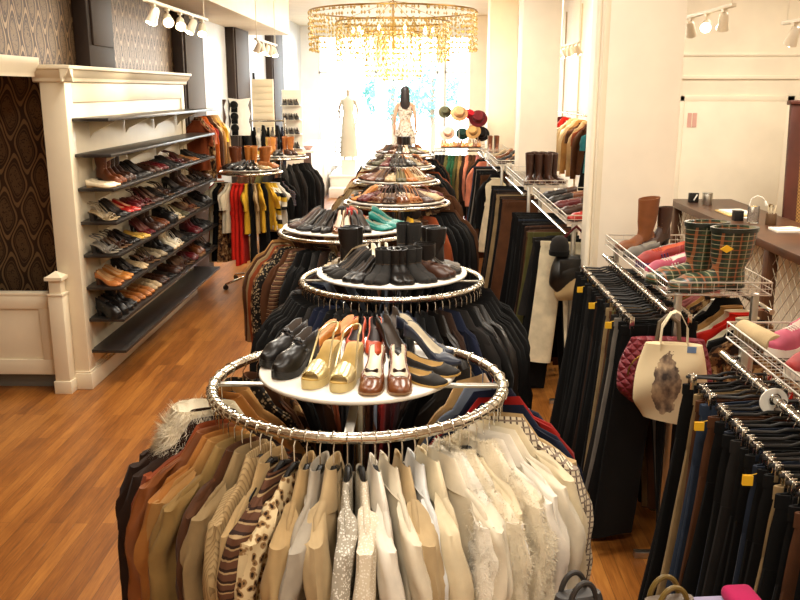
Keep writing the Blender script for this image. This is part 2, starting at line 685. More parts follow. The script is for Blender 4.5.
def dress(seed, L=1.0, wedge=0, sh=.13, hem=.24, thick=.035, sleeves=False, waist=True):
    c = Cloth(L, seed, wedge, sh=sh, hem=hem, thick=thick, fold=.02)
    ps = [('bodice_and_skirt', c.body(22, 11), 'a')]
    if sleeves:
        for sd in (-1, 1):
            ps.append(('sleeve', c.sleeve(sd, .2, 9, .048, 1.15, 0, 6)[0], 'a'))
    if waist:
        ps.append(('belt', c.belt(-.42), 'b'))
    g = G()
    z = c.keys[-1][0]
    g.tube([c.pt(z, a) * 1.0 + V((0, 0, -.004)) for a in [2 * PI * j / 20 for j in range(20)]], .005, 6, True)
    ps.append(('neckline', g.mesh('neckline'), 'b'))
    return ps

def trousers(seed, L=1.08, w=.19, spread=.10, thick=.026, hemw=.11, det=1):
    """trousers clipped at the waistband: waistband, hips, two legs, belt loops"""
    r = random.Random(seed)
    k1, p1, p2, sway = r.uniform(16, 26), r.uniform(0, 6), r.uniform(0, 6), r.uniform(-.035, .035)
    n = 20
    z0 = -.085
    def wv(x, z):
        q = (-z - .1) / L
        return .011 * q * math.sin(k1 * x + p1) + .006 * math.sin(11 * z + p2) * q + sway * q
    def ell(cx, hw, t, z):
        row = []
        for j in range(n):
            th = 2 * PI * j / n
            c, d = math.cos(th), math.sin(th)
            x = cx + hw * sgn(c) * abs(c) ** .7
            row.append(V((x, t * sgn(d) * abs(d) ** .7 + wv(x, z), z)))
        return row
    g = G()
    g.grid([ell(0, w * .97, thick * .7, z0 - .03), ell(0, w * 1.0, thick, z0 - .04), ell(0, w * 1.0, thick, z0), ell(0, w * .95, thick * .7, z0), ell(0, w * .94, thick * .65, z0 - .03)], True)
    wb = g.mesh('waistband')
    g = G()
    g.grid([ell(0, w * .96, thick * .8, z0 - .02), ell(0, w * 1.02, thick * .95, z0 - .1), ell(0, w * 1.06, thick * 1.1, z0 - .2), ell(0, w * 1.07, thick * 1.05, z0 - .27)], True, 0, True, True)
    hips = g.mesh('hips')
    ps = [('waistband', wb, 'a'), ('hips', hips, 'a')]
    for sd in (-1, 1):
        g = G()
        rows = []
        m = 10
        for i in range(m):
            q = i / (m - 1)
            z = z0 - .22 - (L - .22) * q
            hw = w * .53 + (hemw - w * .53) * q
            cx = sd * (w * .53 + spread * q ** 1.1)
            rows.append(ell(cx, hw, thick * (1.0 + .25 * q), z))
        e = rows[-1]
        c = sum(e, V()) / n
        rows.append([c + (p - c) * .88 + V((0, 0, .03)) for p in e])
        g.grid(rows, True, 0, True, True)
        ps.append(('leg', g.mesh('leg'), 'a'))
    if det:
        for x in (-w * .75, -w * .3, w * .3, w * .75):
            g = G()
            for s_ in (1,):
                y = s_ * thick * 1.0 + wv(x, z0)
                g.box((x - .006, y - .003, z0 - .045), (x + .006, y + .003, z0 - .001))
            ps.append(('belt_loop', g.mesh('belt_loop'), 'a'))
    return ps

def skirt(seed, L=.7, w=.17, hem=.27, thick=.03):
    c = Cloth(L, seed, 0, sh=w, hem=hem, thick=thick, fold=.02)
    g = G()
    n = 24
    rows = []
    m = 9
    for i in range(m):
        q = i / (m - 1)
        z = -.1 - (L - .1) * q
        hw = w + (hem - w) * q
        row = []
        for j in range(n):
            th = 2 * PI * j / n
            cc, d = math.cos(th), math.sin(th)
            x = hw * sgn(cc) * abs(cc) ** .8
            row.append(V((x, thick * (1 + .4 * q) * sgn(d) * abs(d) ** .8 + c.wave(x, z), z)))
        rows.append(row)
    e = rows[-1]
    cc = sum(e, V()) / n
    rows.append([cc + (p - cc) * .92 + V((0, 0, .03)) for p in e])
    g.grid(rows, True, 0, True, True)
    g2 = G()
    t = rows[0]
    c0 = sum(t, V()) / n
    g2.grid([[c0 + (p - c0) * 1.03 + V((0, 0, -.035)) for p in t], [c0 + (p - c0) * 1.04 + V((0, 0, .012)) for p in t], [c0 + (p - c0) * .9 + V((0, 0, .012)) for p in t]], True)
    return [('skirt_body', g.mesh('skirt_body'), 'a'), ('waistband', g2.mesh('waistband'), 'b')]

def hook_pts(drop, r=.0175):
    a = [V((r * math.cos(t), 0, r * math.sin(t))) for t in [math.radians(d) for d in (-35, 0, 35, 70, 105, 140, 175, 205)]]
    return a + [V((-.009, 0, -.018)), V((0, 0, -.032)), V((0, 0, drop))]

def coat_hanger_parts(wedge=0):
    g = G(); g.tube(hook_pts(-.09), .0022, 6)
    hook = g.mesh('hook')
    arms = []
    for sd in (-1, 1):
        g = G()
        g.tube([V((0, 0, -.088)), V((sd * .03, 0, -.098)), V((sd * .07, 0, -.126)), V((sd * .13, 0, -.168))], [.009, .008, .007, .006], 8)
        arms.append(('shoulder_arm', g.mesh('shoulder_arm'), 'arm'))
    return [('hook', hook, 'hook')] + arms

def clip_hanger_parts(w=.17):
    g = G(); g.tube(hook_pts(-.05), .0024, 6)
    ps = [('hook', g.mesh('hook'), 'hook')]
    g = G(); g.tube([(-w, 0, -.055), (-w * .3, 0, -.055), (-.02, 0, -.045), (.02, 0, -.045), (w * .3, 0, -.055), (w, 0, -.055)], .006, 8)
    ps.append(('crossbar', g.mesh('crossbar'), 'arm'))
    for sd in (-1, 1):
        g = G()
        for s_ in (-1, 1):
            g.box((sd * w * .86 - .012, s_ * .010 - .003, -.1), (sd * w * .86 + .012, s_ * .010 + .003, -.045))
        g.cyl((sd * w * .86, -.014, -.055), (sd * w * .86, .014, -.055), .006, n=8)
        ps.append(('clip', g.mesh('clip', .002), 'hook'))
    return ps

# ------------------------------------------------------------------ shoes
# local frame: toe towards +x, sole on z = 0
def smooth(a, b, x):
    t = max(0, min(1, (x - a) / (b - a)))
    return t * t * (3 - 2 * t)

def shoe(kind, Lf=.245):
    P = dict(hh=.03, pp=.006, throat=.62, toe='round', wall=.045, vamp=.045, heel='block', shaft=0, open_=True, wk=1.0)
    P.update({
        'pump': dict(hh=.085, toe='point', wall=.05, vamp=.036, heel='stiletto'),
        'court': dict(hh=.055, toe='round', wall=.05, vamp=.04, heel='block'),
        'flat': dict(hh=.012, toe='round', wall=.045, vamp=.034, heel='low', throat=.72),
        'loafer': dict(hh=.02, toe='round', wall=.055, vamp=.055, heel='low', throat=.42, pp=.012),
        'wedge': dict(hh=.09, pp=.028, toe='round', wall=.012, vamp=.045, heel='wedge', throat=.68),
        'sandal': dict(hh=.06, pp=.008, toe='round', wall=.01, vamp=.035, heel='block', throat=.66),
        'clog': dict(hh=.06, pp=.028, toe='round', wall=.075, vamp=.075, heel='block', throat=.40, wk=1.12),
        'ankle': dict(hh=.05, pp=.008, toe='round', wall=.09, vamp=.055, heel='block', shaft=.17, open_=False),
        'tall': dict(hh=.03, pp=.01, toe='round', wall=.09, vamp=.055, heel='low', shaft=.34, open_=False),
        'wellington': dict(hh=.02, pp=.016, toe='round', wall=.09, vamp=.075, heel='low', shaft=.30, open_=False, wk=1.2),
        'sneaker': dict(hh=.012, pp=.026, toe='round', wall=.07, vamp=.06, heel='wedge', throat=.40, wk=1.1),
    }[kind])
    st = [0, .03, .08, .16, .26, .36, .46, .54, .6, .66, .72, .8, .87, .93, .975, 1]
    hh, pp = P['hh'], P['pp']
    def wid(s):
        if s < .08: w = .016 + .014 * math.sqrt(max(0, s / .08))
        elif s < .68: w = .030 + .012 * smooth(.3, .68, s) - .003 * math.sin(PI * smooth(.08, .5, s))
        elif P['toe'] == 'point': w = .042 * (1 - ((s - .68) / .32) ** 1.35 * .88)
        else: w = .042 * max(.18, math.sqrt(max(0, 1 - ((s - .68) / .335) ** 2.4)))
        return w * P['wk']
    def zb(s):
        return hh * (1 - smooth(.12, .70, s)) + .006 * smooth(.85, 1, s)
    def hu(s):
        w_, v = P['wall'], P['vamp']
        if not P['open_']:
            return .012 + (w_ * (1 - smooth(.35, .6, s)) + v * smooth(.35, .6, s)) * (1 - .62 * smooth(.72, 1, s))
        th = P['throat']
        side = w_ * (1 - .38 * smooth(.02, .3, s)) if kind not in ('clog', 'loafer', 'sneaker') else w_ * (1 - .12 * smooth(.02, .3, s))
        a = smooth(th - .14, th, s)
        return (side * (1 - a) + v * a) * (1 - .6 * smooth(.74, 1, s))
    xs = lambda s: (s - .5) * Lf
    g = G()
    rows = []
    th = P['throat']
    for s in st:
        w, b, h = wid(s), zb(s) + pp, hu(s)
        if not P['open_'] or s >= th:
            an = [0, .18, .36, .55, .75, 1, 1.25, 1.45, 1.64, 1.82, 2]
            row = []
            for a in an:
                t = a * PI / 2
                row.append(V((xs(s), w * math.cos(t), b + h * max(0, math.sin(t)) ** .75)))
        else:
            i_ = w * .84
            row = [(w, 0), (w * 1.04, h * .5), (w * .93, h), (i_ * .92, h - .002), (i_ * .92, h * .3 + .003), (0, .003)]
            row = [V((xs(s), y, b + z)) for y, z in row] + [V((xs(s), -y, b + z)) for y, z in row[-2::-1]]
        rows.append(row)
    # split faces: inner lining uses slot 1
    k = 11
    vs = [p for r in rows for p in r]
    for i in range(len(st) - 1):
        for j in range(k - 1):
            inner = P['open_'] and st[i + 1] < th and 3 <= j <= 6
            g.add([rows[i][j], rows[i][j + 1], rows[i + 1][j + 1], rows[i + 1][j]], [(0, 1, 2, 3)], 1 if inner else 0)
    g.add(rows[0], [tuple(range(k))], 0)
    g.add(rows[-1], [tuple(range(k))], 0)
    me = bpy.data.meshes.new('upper')
    ps = []
    def weld(gg, name):
        m = gg.mesh(name, ang=70)
        bm = bmesh.new(); bm.from_mesh(m)
        bmesh.ops.remove_doubles(bm, verts=bm.verts, dist=1e-5)
        bmesh.ops.recalc_face_normals(bm, faces=bm.faces)
        bm.to_mesh(m); bm.free()
        return m
    if kind in ('wedge', 'sandal'):
        # open-sided: insole, toe band, slingback strap
        g = G()
        lo, hi = [], []
        for s in st:
            w, b = wid(s), zb(s) + pp
            lo.append([V((xs(s), -w, b)), V((xs(s), w, b))])
            hi.append([V((xs(s), -w, b + .006)), V((xs(s), w, b + .006))])
        g.grid([[a[0], a[1], c[1], c[0]] for a, c in zip(lo, hi)], True, 0, True, True)
        ps.append(('insole', g.mesh('insole'), 'in'))
        g = G()
        rows = []
        for s in [.60, .66, .72, .78, .84, .89] if kind == 'wedge' else [.66, .71, .76]:
            w, b = wid(s) * 1.04, zb(s) + pp
            h = .05 * (1 - .45 * smooth(.6, .95, s)) + .004
            rows.append([V((xs(s), w * math.cos(t * PI), b + h * math.sin(t * PI) ** .7)) for t in [i / 12 for i in range(13)]])
        inn = [[V((p.x, p.y * .93, p.z - .003)) for p in r] for r in rows]
        g.grid(rows); g.grid(inn)
        g.grid([rows[0], inn[0]]); g.grid([rows[-1], inn[-1]])
        ps.append(('toe_band', g.mesh('toe_band'), 'up'))
        g = G()
        z0 = zb(.6) + pp + .02
        arc = [V((xs(.60), wid(.6), z0))] + [V((xs(.3 - .33 * math.sin(t)), wid(.2) * 1.05 * math.cos(t), zb(.15) + pp + .055 + .02 * math.sin(t))) for t in [PI * i / 10 for i in range(11)]] + [V((xs(.60), -wid(.6), z0))]
        g.tube(arc, .0042, 6)
        ps.append(('ankle_strap', g.mesh('ankle_strap'), 'up'))
        if kind == 'sandal':
            g = G()
            for s in (.8, .6):
                w, b = wid(s), zb(s) + pp
                g.tube([V((xs(s), w * math.cos(t * PI), b + .035 * math.sin(t * PI))) for t in [i / 8 for i in range(9)]], .004, 6)
            ps.append(('cross_strap', g.mesh('cross_strap'), 'up'))
    else:
        ps.append(('upper', weld(g, 'upper'), ('up', 'in')))
    # sole
    g = G()
    rows = []
    for s in st:
        w, b = wid(s) * 1.05, zb(s)
        if P['heel'] == 'wedge':
            lo_ = min(b, .002)
        else:
            lo_ = b
        rows.append([V((xs(s) * 1.015, -w, lo_)), V((xs(s) * 1.015, w, lo_)), V((xs(s) * 1.015, w, b + pp + .001)), V((xs(s) * 1.015, -w, b + pp + .001))])
    g.grid(rows, True, 0, True, True)
    ps.append(('sole', g.mesh('sole'), 'so'))
    if P['heel'] != 'wedge':
        g = G()
        spec = {'stiletto': ((.012, .17), (.05, .10), .95, .25), 'block': ((.004, .24), (.02, .21), .95, .8), 'low': ((.004, .26), (.01, .25), 1.0, .97)}[P['heel']]
        (a0, a1), (b0, b1), k0, k1 = spec
        rows = []
        for q in (0, .35, .7, 1):
            qq = q ** .6 if P['heel'] == 'stiletto' else q
            x0, x1 = a0 + (b0 - a0) * qq, a1 + (b1 - a1) * qq
            kk = k0 + (k1 - k0) * qq
            row = []
            for j in range(10):
                t = 2 * PI * j / 10
                s = (x0 + x1) / 2 + (x1 - x0) / 2 * math.cos(t)
                ztop = zb(max(0, s)) + .002
                row.append(V((xs(s), wid(.12) * kk * math.sin(t), ztop * (1 - q))))
            rows.append(row)
        g.grid(rows, True, 0, True, True)
        ps.append(('heel', g.mesh('heel'), 'so'))
    if P['shaft']:
        g = G()
        rows = []
        H = P['shaft']
        b0 = zb(.15) + pp
        wk = P['wk']
        for q in (0, .12, .25, .45, .65, .85, 1):
            z = b0 + .03 + H * q
            c = .19 - .02 * q + (.06 * (1 - q) ** 3)
            ax = (.052 - .010 * math.sin(PI * min(1, q * 2.2)) + (.008 + .004 * (kind != 'ankle')) * q) * wk
            ay = (.031 + (.016 if kind != 'ankle' else .008) * q) * wk
            rows.append([V((xs(c) + ax * math.cos(t), ay * math.sin(t), z - (.012 * math.cos(t) * q if kind == 'tall' else 0))) for t in [2 * PI * j / 16 for j in range(16)]])
        top = rows[-1]
        c = sum(top, V()) / 16
        rows.append([c + (p - c) * .9 for p in top])
        rows.append([c + (p - c) * .82 + V((0, 0, -.09)) for p in top])
        g.grid(rows, True, 0, True, True)
        ps.append(('shaft', g.mesh('shaft', ang=60), 'up'))
        if kind in ('ankle',):
            g = G()
            for q in (.25, .4, .55):
                z = b0 + .03 + H * q
                g.tube([V((xs(.36), -.02, z)), V((xs(.39), 0, z + .006)), V((xs(.36), .02, z))], .003, 6)
            ps.append(('lacing', g.mesh('lacing'), 'in'))
        if kind == 'wellington':
            g = G()
            c2 = sum(top, V()) / 16
            g.grid([[c2 + (p - c2) * 1.0 + V((0, 0, -.022)) for p in top], [c2 + (p - c2) * 1.05 + V((0, 0, -.022)) for p in top], [c2 + (p - c2) * 1.05 + V((0, 0, .002)) for p in top], [c2 + (p - c2) * .92 + V((0, 0, .002)) for p in top]], True)
            ps.append(('top_band', g.mesh('top_band'), 'in'))
    if kind == 'clog':
        g = G()
        for i in range(9):
            t = (i / 8 - .5) * 2
            x = xs(.43 - .03 * abs(t))
            g.lathe([(.001, -.006), (.008, -.004), (.0105, 0), (.008, .004), (.001, .006)], (x + (.004 if i % 2 else -.004), wid(.42) * .98 * t, zb(.42) + pp + .08 * (1 - .55 * t * t)), 8)
        ps.append(('braid', g.mesh('braid'), 'up'))
    if kind == 'loafer':
        g = G()
        s = .52
        w, b = wid(s) * 1.02, zb(s) + pp
        rows = []
        for s_ in (.46, .53):
            rows.append([V((xs(s_), w * math.cos(t * PI), b + .003 + (hu(s_) + .002) * max(0, math.sin(t * PI)) ** .75)) for t in [i / 10 for i in range(11)]])
        g.grid(rows)
        ps.append(('saddle_strap', g.mesh('saddle_strap'), 'up'))
    if kind == 'sneaker':
        g = G()
        for s in (.44, .5, .56, .62):
            b = zb(s) + pp + hu(s) + .002
            g.tube([V((xs(s), -.018, b - .006)), V((xs(s + .02), 0, b + .002)), V((xs(s), .018, b - .006))], .0028, 6)
        ps.append(('laces', g.mesh('laces'), 'in'))
        g = G()
        for sd in (-1, 1):
            for s in (.34, .42, .5):
                z = zb(s) + pp
                g.tube([V((xs(s - .03), sd * wid(s) * 1.045, z + .008)), V((xs(s + .02), sd * wid(s) * 1.02, z + .04))], .004, 6)
        ps.append(('side_stripe', g.mesh('side_stripe'), 'so'))
    return ps

SHOE_NAME = dict(pump='stiletto_pump', court='court_shoe', flat='ballet_flat', loafer='loafer', wedge='wedge_sandal', sandal='heeled_sandal', clog='heeled_clog',
                 ankle='ankle_boot', tall='tall_boot', wellington='wellington_boot', sneaker='sneaker')
SHOE_CAT = dict(ankle='boot', tall='boot', wellington='boot', sneaker='sneaker', wedge='sandal', sandal='sandal', clog='clog')
SH = {k: shoe(k) for k in SHOE_NAME}
PAL = {  # shade name: (upper, lining, sole, rough)
    'black': ('15110F', '3A2C20', '0D0B0A', .35), 'black suede': ('17130F', '4A3826', '0D0B0A', .85), 'dark brown': ('3A1E10', '6B4A2C', '1E120B', .4),
    'pale gold': ('DCCB98', 'B9964A', 'C9B47C', .25), 'orange': ('B5531A', '2A1A18', '5A2410', .4), 'black espadrille': ('17130F', 'B8924E', 'B8924E', .85), 'chestnut': ('7A4520', 'A87A4A', '3A2010', .5), 'brown': ('6A3618', '9A7650', '2A170C', .4), 'tan': ('A9662F', 'C79B66', '4A2A14', .42), 'caramel': ('C07A32', 'D0A878', '6A3E1C', .4), 'cream': ('E2D3B4', 'D8C4A0', 'A88458', .45),
    'beige': ('BFA47C', 'CDB48C', '6E5030', .5), 'burgundy': ('5A1418', '7A4A3A', '1C0C0A', .35), 'red': ('A81E14', 'B98A5E', '2A0E0A', .35), 'orange red': ('B5431A', '2A1A18', '5A2410', .4),
    'gold': ('C29A45', 'B88A3C', 'B08A44', .25), 'bronze': ('6A3A1C', 'E6DCC4', '8A6A4A', .22), 'teal': ('12786E', '9C8A6A', '1A2420', .4), 'grey': ('6C655C', '8A8070', '2A2622', .6),
    'navy': ('141C30', 'CBBFA6', '0C0C10', .4), 'white': ('EEE6D6', 'E0D2B8', 'B89A70', .45), 'snakeskin': ('8C7A5E', 'A8906A', '2A2018', .45), 'olive': ('4A452A', '8A7850', '1C1810', .55)}
def shoe_mats(shade):
    u, i, s, r = PAL[shade]
    return dict(up=leather(u, r), so=leather(s, .45), **{'in': leather(i, .6)})
def place_shoe(kind, shade, loc, rz, label, group, tilt=0, k=.92):
    o = stamp(SH[kind], SHOE_NAME[kind], label, SHOE_CAT.get(kind, 'shoe'), shoe_mats(shade), loc, (0, tilt, rz), group)
    o.scale = (k, k, k)
    return o
# ------------------------------------------------------------------ the shop's shell
ZC = 3.7
struct('floor', G().box((-4.6, -1.6, -.12), (5.2, 21.7, 0)), FLOOR)
PALEW = plain('pale_blue_wall_reflection', 'D9DDE0', .4)  # whitish-blue glossy reflection on the far left wall, put into its base colour
struct('ceiling', G().box((-4.6, -1.6, ZC), (5.2, 21.7, ZC + .12)), CREAM)
struct('wall_left', G().box((-2.9, 6.9, 0), (-2.75, 10.4, ZC)).box((-2.9, 6.75, 2.42), (-2.75, 6.9, ZC)).box((-2.9, -1.6, 2.42), (-2.75, 6.75, ZC)), DAMY)
struct('wall_left_far', G().box((-2.9, 10.4, 0), (-2.75, 21.7, ZC)), PALEW)
struct('wall_alcove', G().box((-4.6, 6.75, 0), (-2.70, 6.9, 2.36)), DAMX)
struct('wall_alcove_side', G().box((-4.75, -1.6, 0), (-4.6, 6.9, 2.36)), DAMY)
struct('ceiling_alcove', G().box((-4.6, -1.6, 2.36), (-2.752, 6.9, 2.42)), CREAM)
struct('trim_ledge', G().prism([(-2.752, 2.34), (-2.70, 2.34), (-2.70, 2.37), (-2.66, 2.42), (-2.66, 2.47), (-2.752, 2.47)], 1, -1.6, 6.24), CREAMW, 0)
struct('wall_right', G().box((5.05, -1.6, 0), (5.2, 9.6, ZC)), CREAM)
struct('wall_behind_counter', G().box((2.45, 9.6, 0), (5.2, 9.75, ZC)), CREAM)
struct('wall_right_far', G().box((2.45, 9.75, 0), (2.6, 21.7, ZC)), CREAM)
struct('wall_behind_camera', G().box((-4.6, -1.75, 0), (5.2, -1.6, ZC)), CREAM)
struct('ceiling_soffit', G().box((-2.75, -1.6, 3.12), (-2.1, 14.7, ZC)), CREAM, .01)
g = G()
for yy in (11.2, 12.4, 13.6, 15.0, 16.6):
    g.box((2.43, yy - .012, .2), (2.452, yy + .012, 3.5))
struct('trim_right_panels', g, plain('panel_joint_shade', 'CDBB96', .6))
for i, (a, b) in enumerate(((7.15, 7.75), (10.0, 10.95), (12.8, 13.9), (16.1, 17.4))):
    t = struct('trim_%d' % (i + 1), G().box((-2.752, a, 0 if i else 2.42), (-2.63, b, ZC)), DKBROWN, .012)
    g = G()
    g.box((-2.632, a + .06, .3 if i else 2.6), (-2.61, b - .06, ZC - .2))
    struct('raised_panel', g, plain('brown_panel_paint', '3A2C24', .65), .01, t)
struct('baseboard_left', G().box((-2.75, 9.6, 0), (-2.73, 21.0, .14)), CREAMW, .004)
struct('baseboard_right', G().box((2.46, 9.575, 0), (5.05, 9.6, .14)), CREAMW, .004)
# door and picture-rail lines on the wall behind the counter
d = struct('door_2', G().box((2.86, 9.57, .02), (3.95, 9.6, 2.13)), CREAM, .006)
struct('door_casing', G().box((2.78, 9.575, 0), (2.86, 9.605, 2.19)).box((3.95, 9.575, 0), (4.03, 9.605, 2.19)).box((2.78, 9.575, 2.13), (4.03, 9.605, 2.19)), CREAM, .005, d)
g = G(); g.cyl((3.86, 9.57, 1.02), (3.86, 9.52, 1.02), .012); g.lathe([(.005, -.02), (.024, -.012), (.027, 0), (.024, .012), (.005, .02)], (3.86, 9.50, 1.02), 14)
struct('door_knob', g, BRASS, 0, d)
struct('trim_rail', G().box((2.46, 9.578, 2.36), (5.05, 9.6, 2.40)), CREAM, .006)
struct('trim_upper_rail', G().box((2.46, 9.585, 2.60), (5.05, 9.6, 2.63)), CREAM, .004)

# square columns down the right of the aisle
for i, (x0, x1, y0, y1) in enumerate(((1.13, 1.62, 5.5, 5.93), (1.17, 1.6, 10.15, 10.58), (1.12, 1.56, 14.2, 14.64), (1.05, 1.42, 18.2, 18.6))):
    c = struct('column_%d' % (i + 1), G().box((x0, y0, 0), (x1, y1, ZC)), COLP, .012)
    struct('column_base', G().box((x0 - .015, y0 - .015, 0), (x1 + .015, y1 + .015, .12)), COLP, .008, c)
    if i == 0:
        g = G(); g.tube([(x0 - .018, y0 + .1, .15), (x0 - .018, y0 + .1, ZC - .02)], .016, 10)
        struct('conduit', g, COLP, 0, c)
        struct('corner_bead', G().box((x0 - .004, y0 - .004, .12), (x0 + .03, y0 + .03, ZC)), CREAMW, .003, c)

# ------------------------------------------------------------------ shopfront
WF = plain('white_window_paint', 'F2F0EA', .45)
g = G()
g.box((-2.75, 21.0, 0), (2.45, 21.2, .42)).box((-2.75, 21.0, 3.5), (2.45, 21.2, ZC)).box((-2.75, 21.0, .42), (-2.35, 21.2, 3.5)).box((1.45, 21.0, .42), (2.45, 21.2, 3.5))
g.box((-.97, 21.0, .42), (-.78, 21.2, 3.5)).box((.48, 21.0, .42), (.62, 21.2, 3.5))
struct('wall_back', g, WF)
kg = N('window_glass')
kg.t.nodes.remove(kg.b)
gl = kg.n('ShaderNodeBsdfGlossy'); gl.inputs['Roughness'].default_value = .02
tr = kg.n('ShaderNodeBsdfTransparent'); tr.inputs['Color'].default_value = (.96, .98, .97, 1)
fr = kg.n('ShaderNodeFresnel'); fr.inputs['IOR'].default_value = 1.45
mx = kg.n('ShaderNodeMixShader')
kg.l(fr.outputs[0], mx.inputs[0]); kg.l(tr.outputs[0], mx.inputs[1]); kg.l(gl.outputs[0], mx.inputs[2])
kg.l(mx.outputs[0], kg.t.nodes['Material Output'].inputs['Surface'])
PANE = kg.m
for i, (a, b) in enumerate(((-2.35, -.97), (-.78, .48), (.62, 1.45))):
    w = struct('window_%d' % (i + 1), G().box((a, 21.08, .42), (b, 21.09, 3.5)), PANE)
    g = G()
    for u in (a, b - .05):
        g.box((u, 21.05, .42), (u + .05, 21.13, 3.5))
    for v in (.42, 2.62, 3.44):
        g.box((a, 21.05, v), (b, 21.13, v + .06))
    struct('window_frame', g, WF, .006, w)
GREYT = plain('grey_vinyl_lettering', '6F7478', .5)
fc = bpy.data.curves.new('street_number', 'FONT')
fc.body = '10'; fc.size = .36; fc.extrude = .002; fc.align_x = 'CENTER'
fo = bpy.data.objects.new('lettering', fc); COL.objects.link(fo)
fo.location = (.86, 21.075, 2.97); fo.rotation_euler = (PI / 2, 0, PI)
fc.materials.append(GREYT)
me = bpy.data.meshes.new_from_object(fo.evaluated_get(bpy.context.evaluated_depsgraph_get()))
bpy.data.objects.remove(fo)
fo = put('street_number', me, GREYT, None, (.86, 21.075, 2.97), (PI / 2, 0, PI))
tag(fo, 'grey street number on the shopfront glass, seen in reverse from inside', 'number')
# the street outside
struct('pavement', G().box((-14, 21.7, -.2), (14, 60, -.08)), plain('pale_pavement', 'C9C6C0', .8))
LEAF = plain('street_tree_leaf', '4F7F78', .7, var=.4)
TRUNK = plain('street_tree_bark', '6B5A48', .9)
rt = random.Random(5)
for i, (x, y, h) in enumerate(((-.75, 27, 3.1), (.5, 30, 3.2))):
    t = thing('street_tree', ('leafy street tree outside the shopfront, left of the dark-haired mannequin', 'leafy street tree outside the shopfront, right of the dark-haired mannequin')[i], 'tree', (x, y, -.08), group='street trees outside')
    g = G(); g.tube([(0, 0, 0), (.03, 0, h * .3), (-.02, .02, h * .6), (0, 0, h * .85)], [.11, .09, .07, .03], 8)
    put('trunk', g.mesh('trunk'), TRUNK, t)
    g = G()
    for _ in range(900):
        u, v_, r = rt.uniform(0, 2 * PI), rt.uniform(-1, 1), rt.uniform(.35, 1) ** .5
        s = math.sqrt(1 - v_ * v_)
        p = V((1.0 * r * s * math.cos(u), .9 * r * s * math.sin(u), h * .72 + .95 * r * v_))
        a = V((rt.gauss(0, 1), rt.gauss(0, 1), rt.gauss(0, 1))).normalized() * .09
        b = a.orthogonal().normalized() * .05
        g.add([p - a, p + b, p + a, p - b], [(0, 1, 2, 3)])
    put('leaves', g.mesh('leaves'), LEAF, t)

# ------------------------------------------------------------------ shoe wall with black shelves, left
t = thing('shoe_shelving', 'cream panelled partition with eight black shelves along the left wall', 'shelving', (-2.52, 6.3, 0))
g = G()
g.box((-.175, .012, 0), (-.012, 3.22, 2.36))
put('back_panel', g.mesh('back_panel', .004), CREAMW, t)
g = G()
g.box((-.18, 0, .0), (.0, .13, 2.36)).box((-.18, 3.11, 0), (.0, 3.23, 2.36)).box((-.05, .13, 2.16), (.0, 3.11, 2.36)).box((-.05, .13, 0), (0, 3.11, .16))
put('face_frame', g.mesh('face_frame', .006), CREAMW, t)
g = G()
prof = [(0, 2.30), (.018, 2.31), (.02, 2.335), (.05, 2.365), (.058, 2.39), (.075, 2.395), (.075, 2.42), (0, 2.42)]
g.prism([(a, b) for a, b in prof], 1, -.07, 3.30)
g.prism([(-a, b) for a, b in prof], 0, -.22, .07)
g.box((-.22, -.002, 2.36), (.01, 3.25, 2.425))
put('cornice', g.mesh('cornice', .003), CREAMW, t)
g = G(); g.box((-.19, -.018, 0), (.02, 3.25, .13)).box((-.19, -.012, .13), (.012, 3.245, .145))
put('plinth', g.mesh('plinth', .006), CREAMW, t)
SHZ = [2.05, 1.79, 1.54, 1.29, 1.04, .79, .54, .29]
for i, z in enumerate(SHZ):
    g = G(); g.box((-.01, .08, z - .024), (.268, 3.36 + .05 * (i < 2), z))
    s = put('shelf', g.mesh('shelf', .003), DKBOARD, t)
    for yy in (.42, 1.25, 2.1, 2.9):
        g = G()
        g.prism([(0, z - .026), (.2, z - .026), (.2, z - .034), (.03, z - .12), (0, z - .16)], 1, yy - .009, yy + .009)
        put('bracket', g.mesh('bracket', .002), CREAMW, s)

# stair gate panel and newel post in front of the papered alcove
t = thing('stair_panel', 'low white recessed panel beside the square newel post', 'panel', (-2.76, 6.3, 0))
g = G(); g.box((-1.7, 0, .12), (0, .04, .74)); put('board', g.mesh('board', .004), CREAMW, t)
g = G()
for a, b in ((-.10, 0), (-.82, -.66), (-1.7, -1.56)):
    g.box((a, -.018, .12), (b, 0, .74))
for a, b in ((.12, .24), (.64, .74)):
    g.box((-1.7, -.019, a), (0, 0, b))
put('stiles_and_rails', g.mesh('stiles_and_rails', .004), CREAMW, t)
g = G(); g.box((-1.72, -.02, .74), (0, .06, .765)); put('cap_rail', g.mesh('cap_rail', .005), CREAMW, t)
struct('trim_stair_base', G().box((-4.6, 6.35, 0), (-2.77, 6.75, .11)), plain('grey_stair_paint', '6E6A60', .6), .004)
t = thing('newel_post', 'square white newel post with a moulded cap against the shoe wall', 'post', (-2.685, 6.24, 0))
g = G(); g.box((-.055, -.055, 0), (.055, .055, .76)); put('shaft', g.mesh('shaft', .004), CREAMW, t)
g = G(); g.box((-.045, -.045, .76), (.045, .045, .88)).box((-.06, -.06, .76), (.06, .06, .78)); put('neck', g.mesh('neck', .004), CREAMW, t)
g = G(); g.box((-.065, -.065, .88), (.065, .065, .905))
g.add([V(p) for p in ((-.06, -.06, .905), (.06, -.06, .905), (.06, .06, .905), (-.06, .06, .905), (0, 0, .945))], [(0, 1, 4), (1, 2, 4), (2, 3, 4), (3, 0, 4)])
put('cap', g.mesh('cap'), CREAMW, t)
g = G(); g.box((-.066, -.066, 0), (.066, .066, .1)); put('base_block', g.mesh('base_block', .004), CREAMW, t)

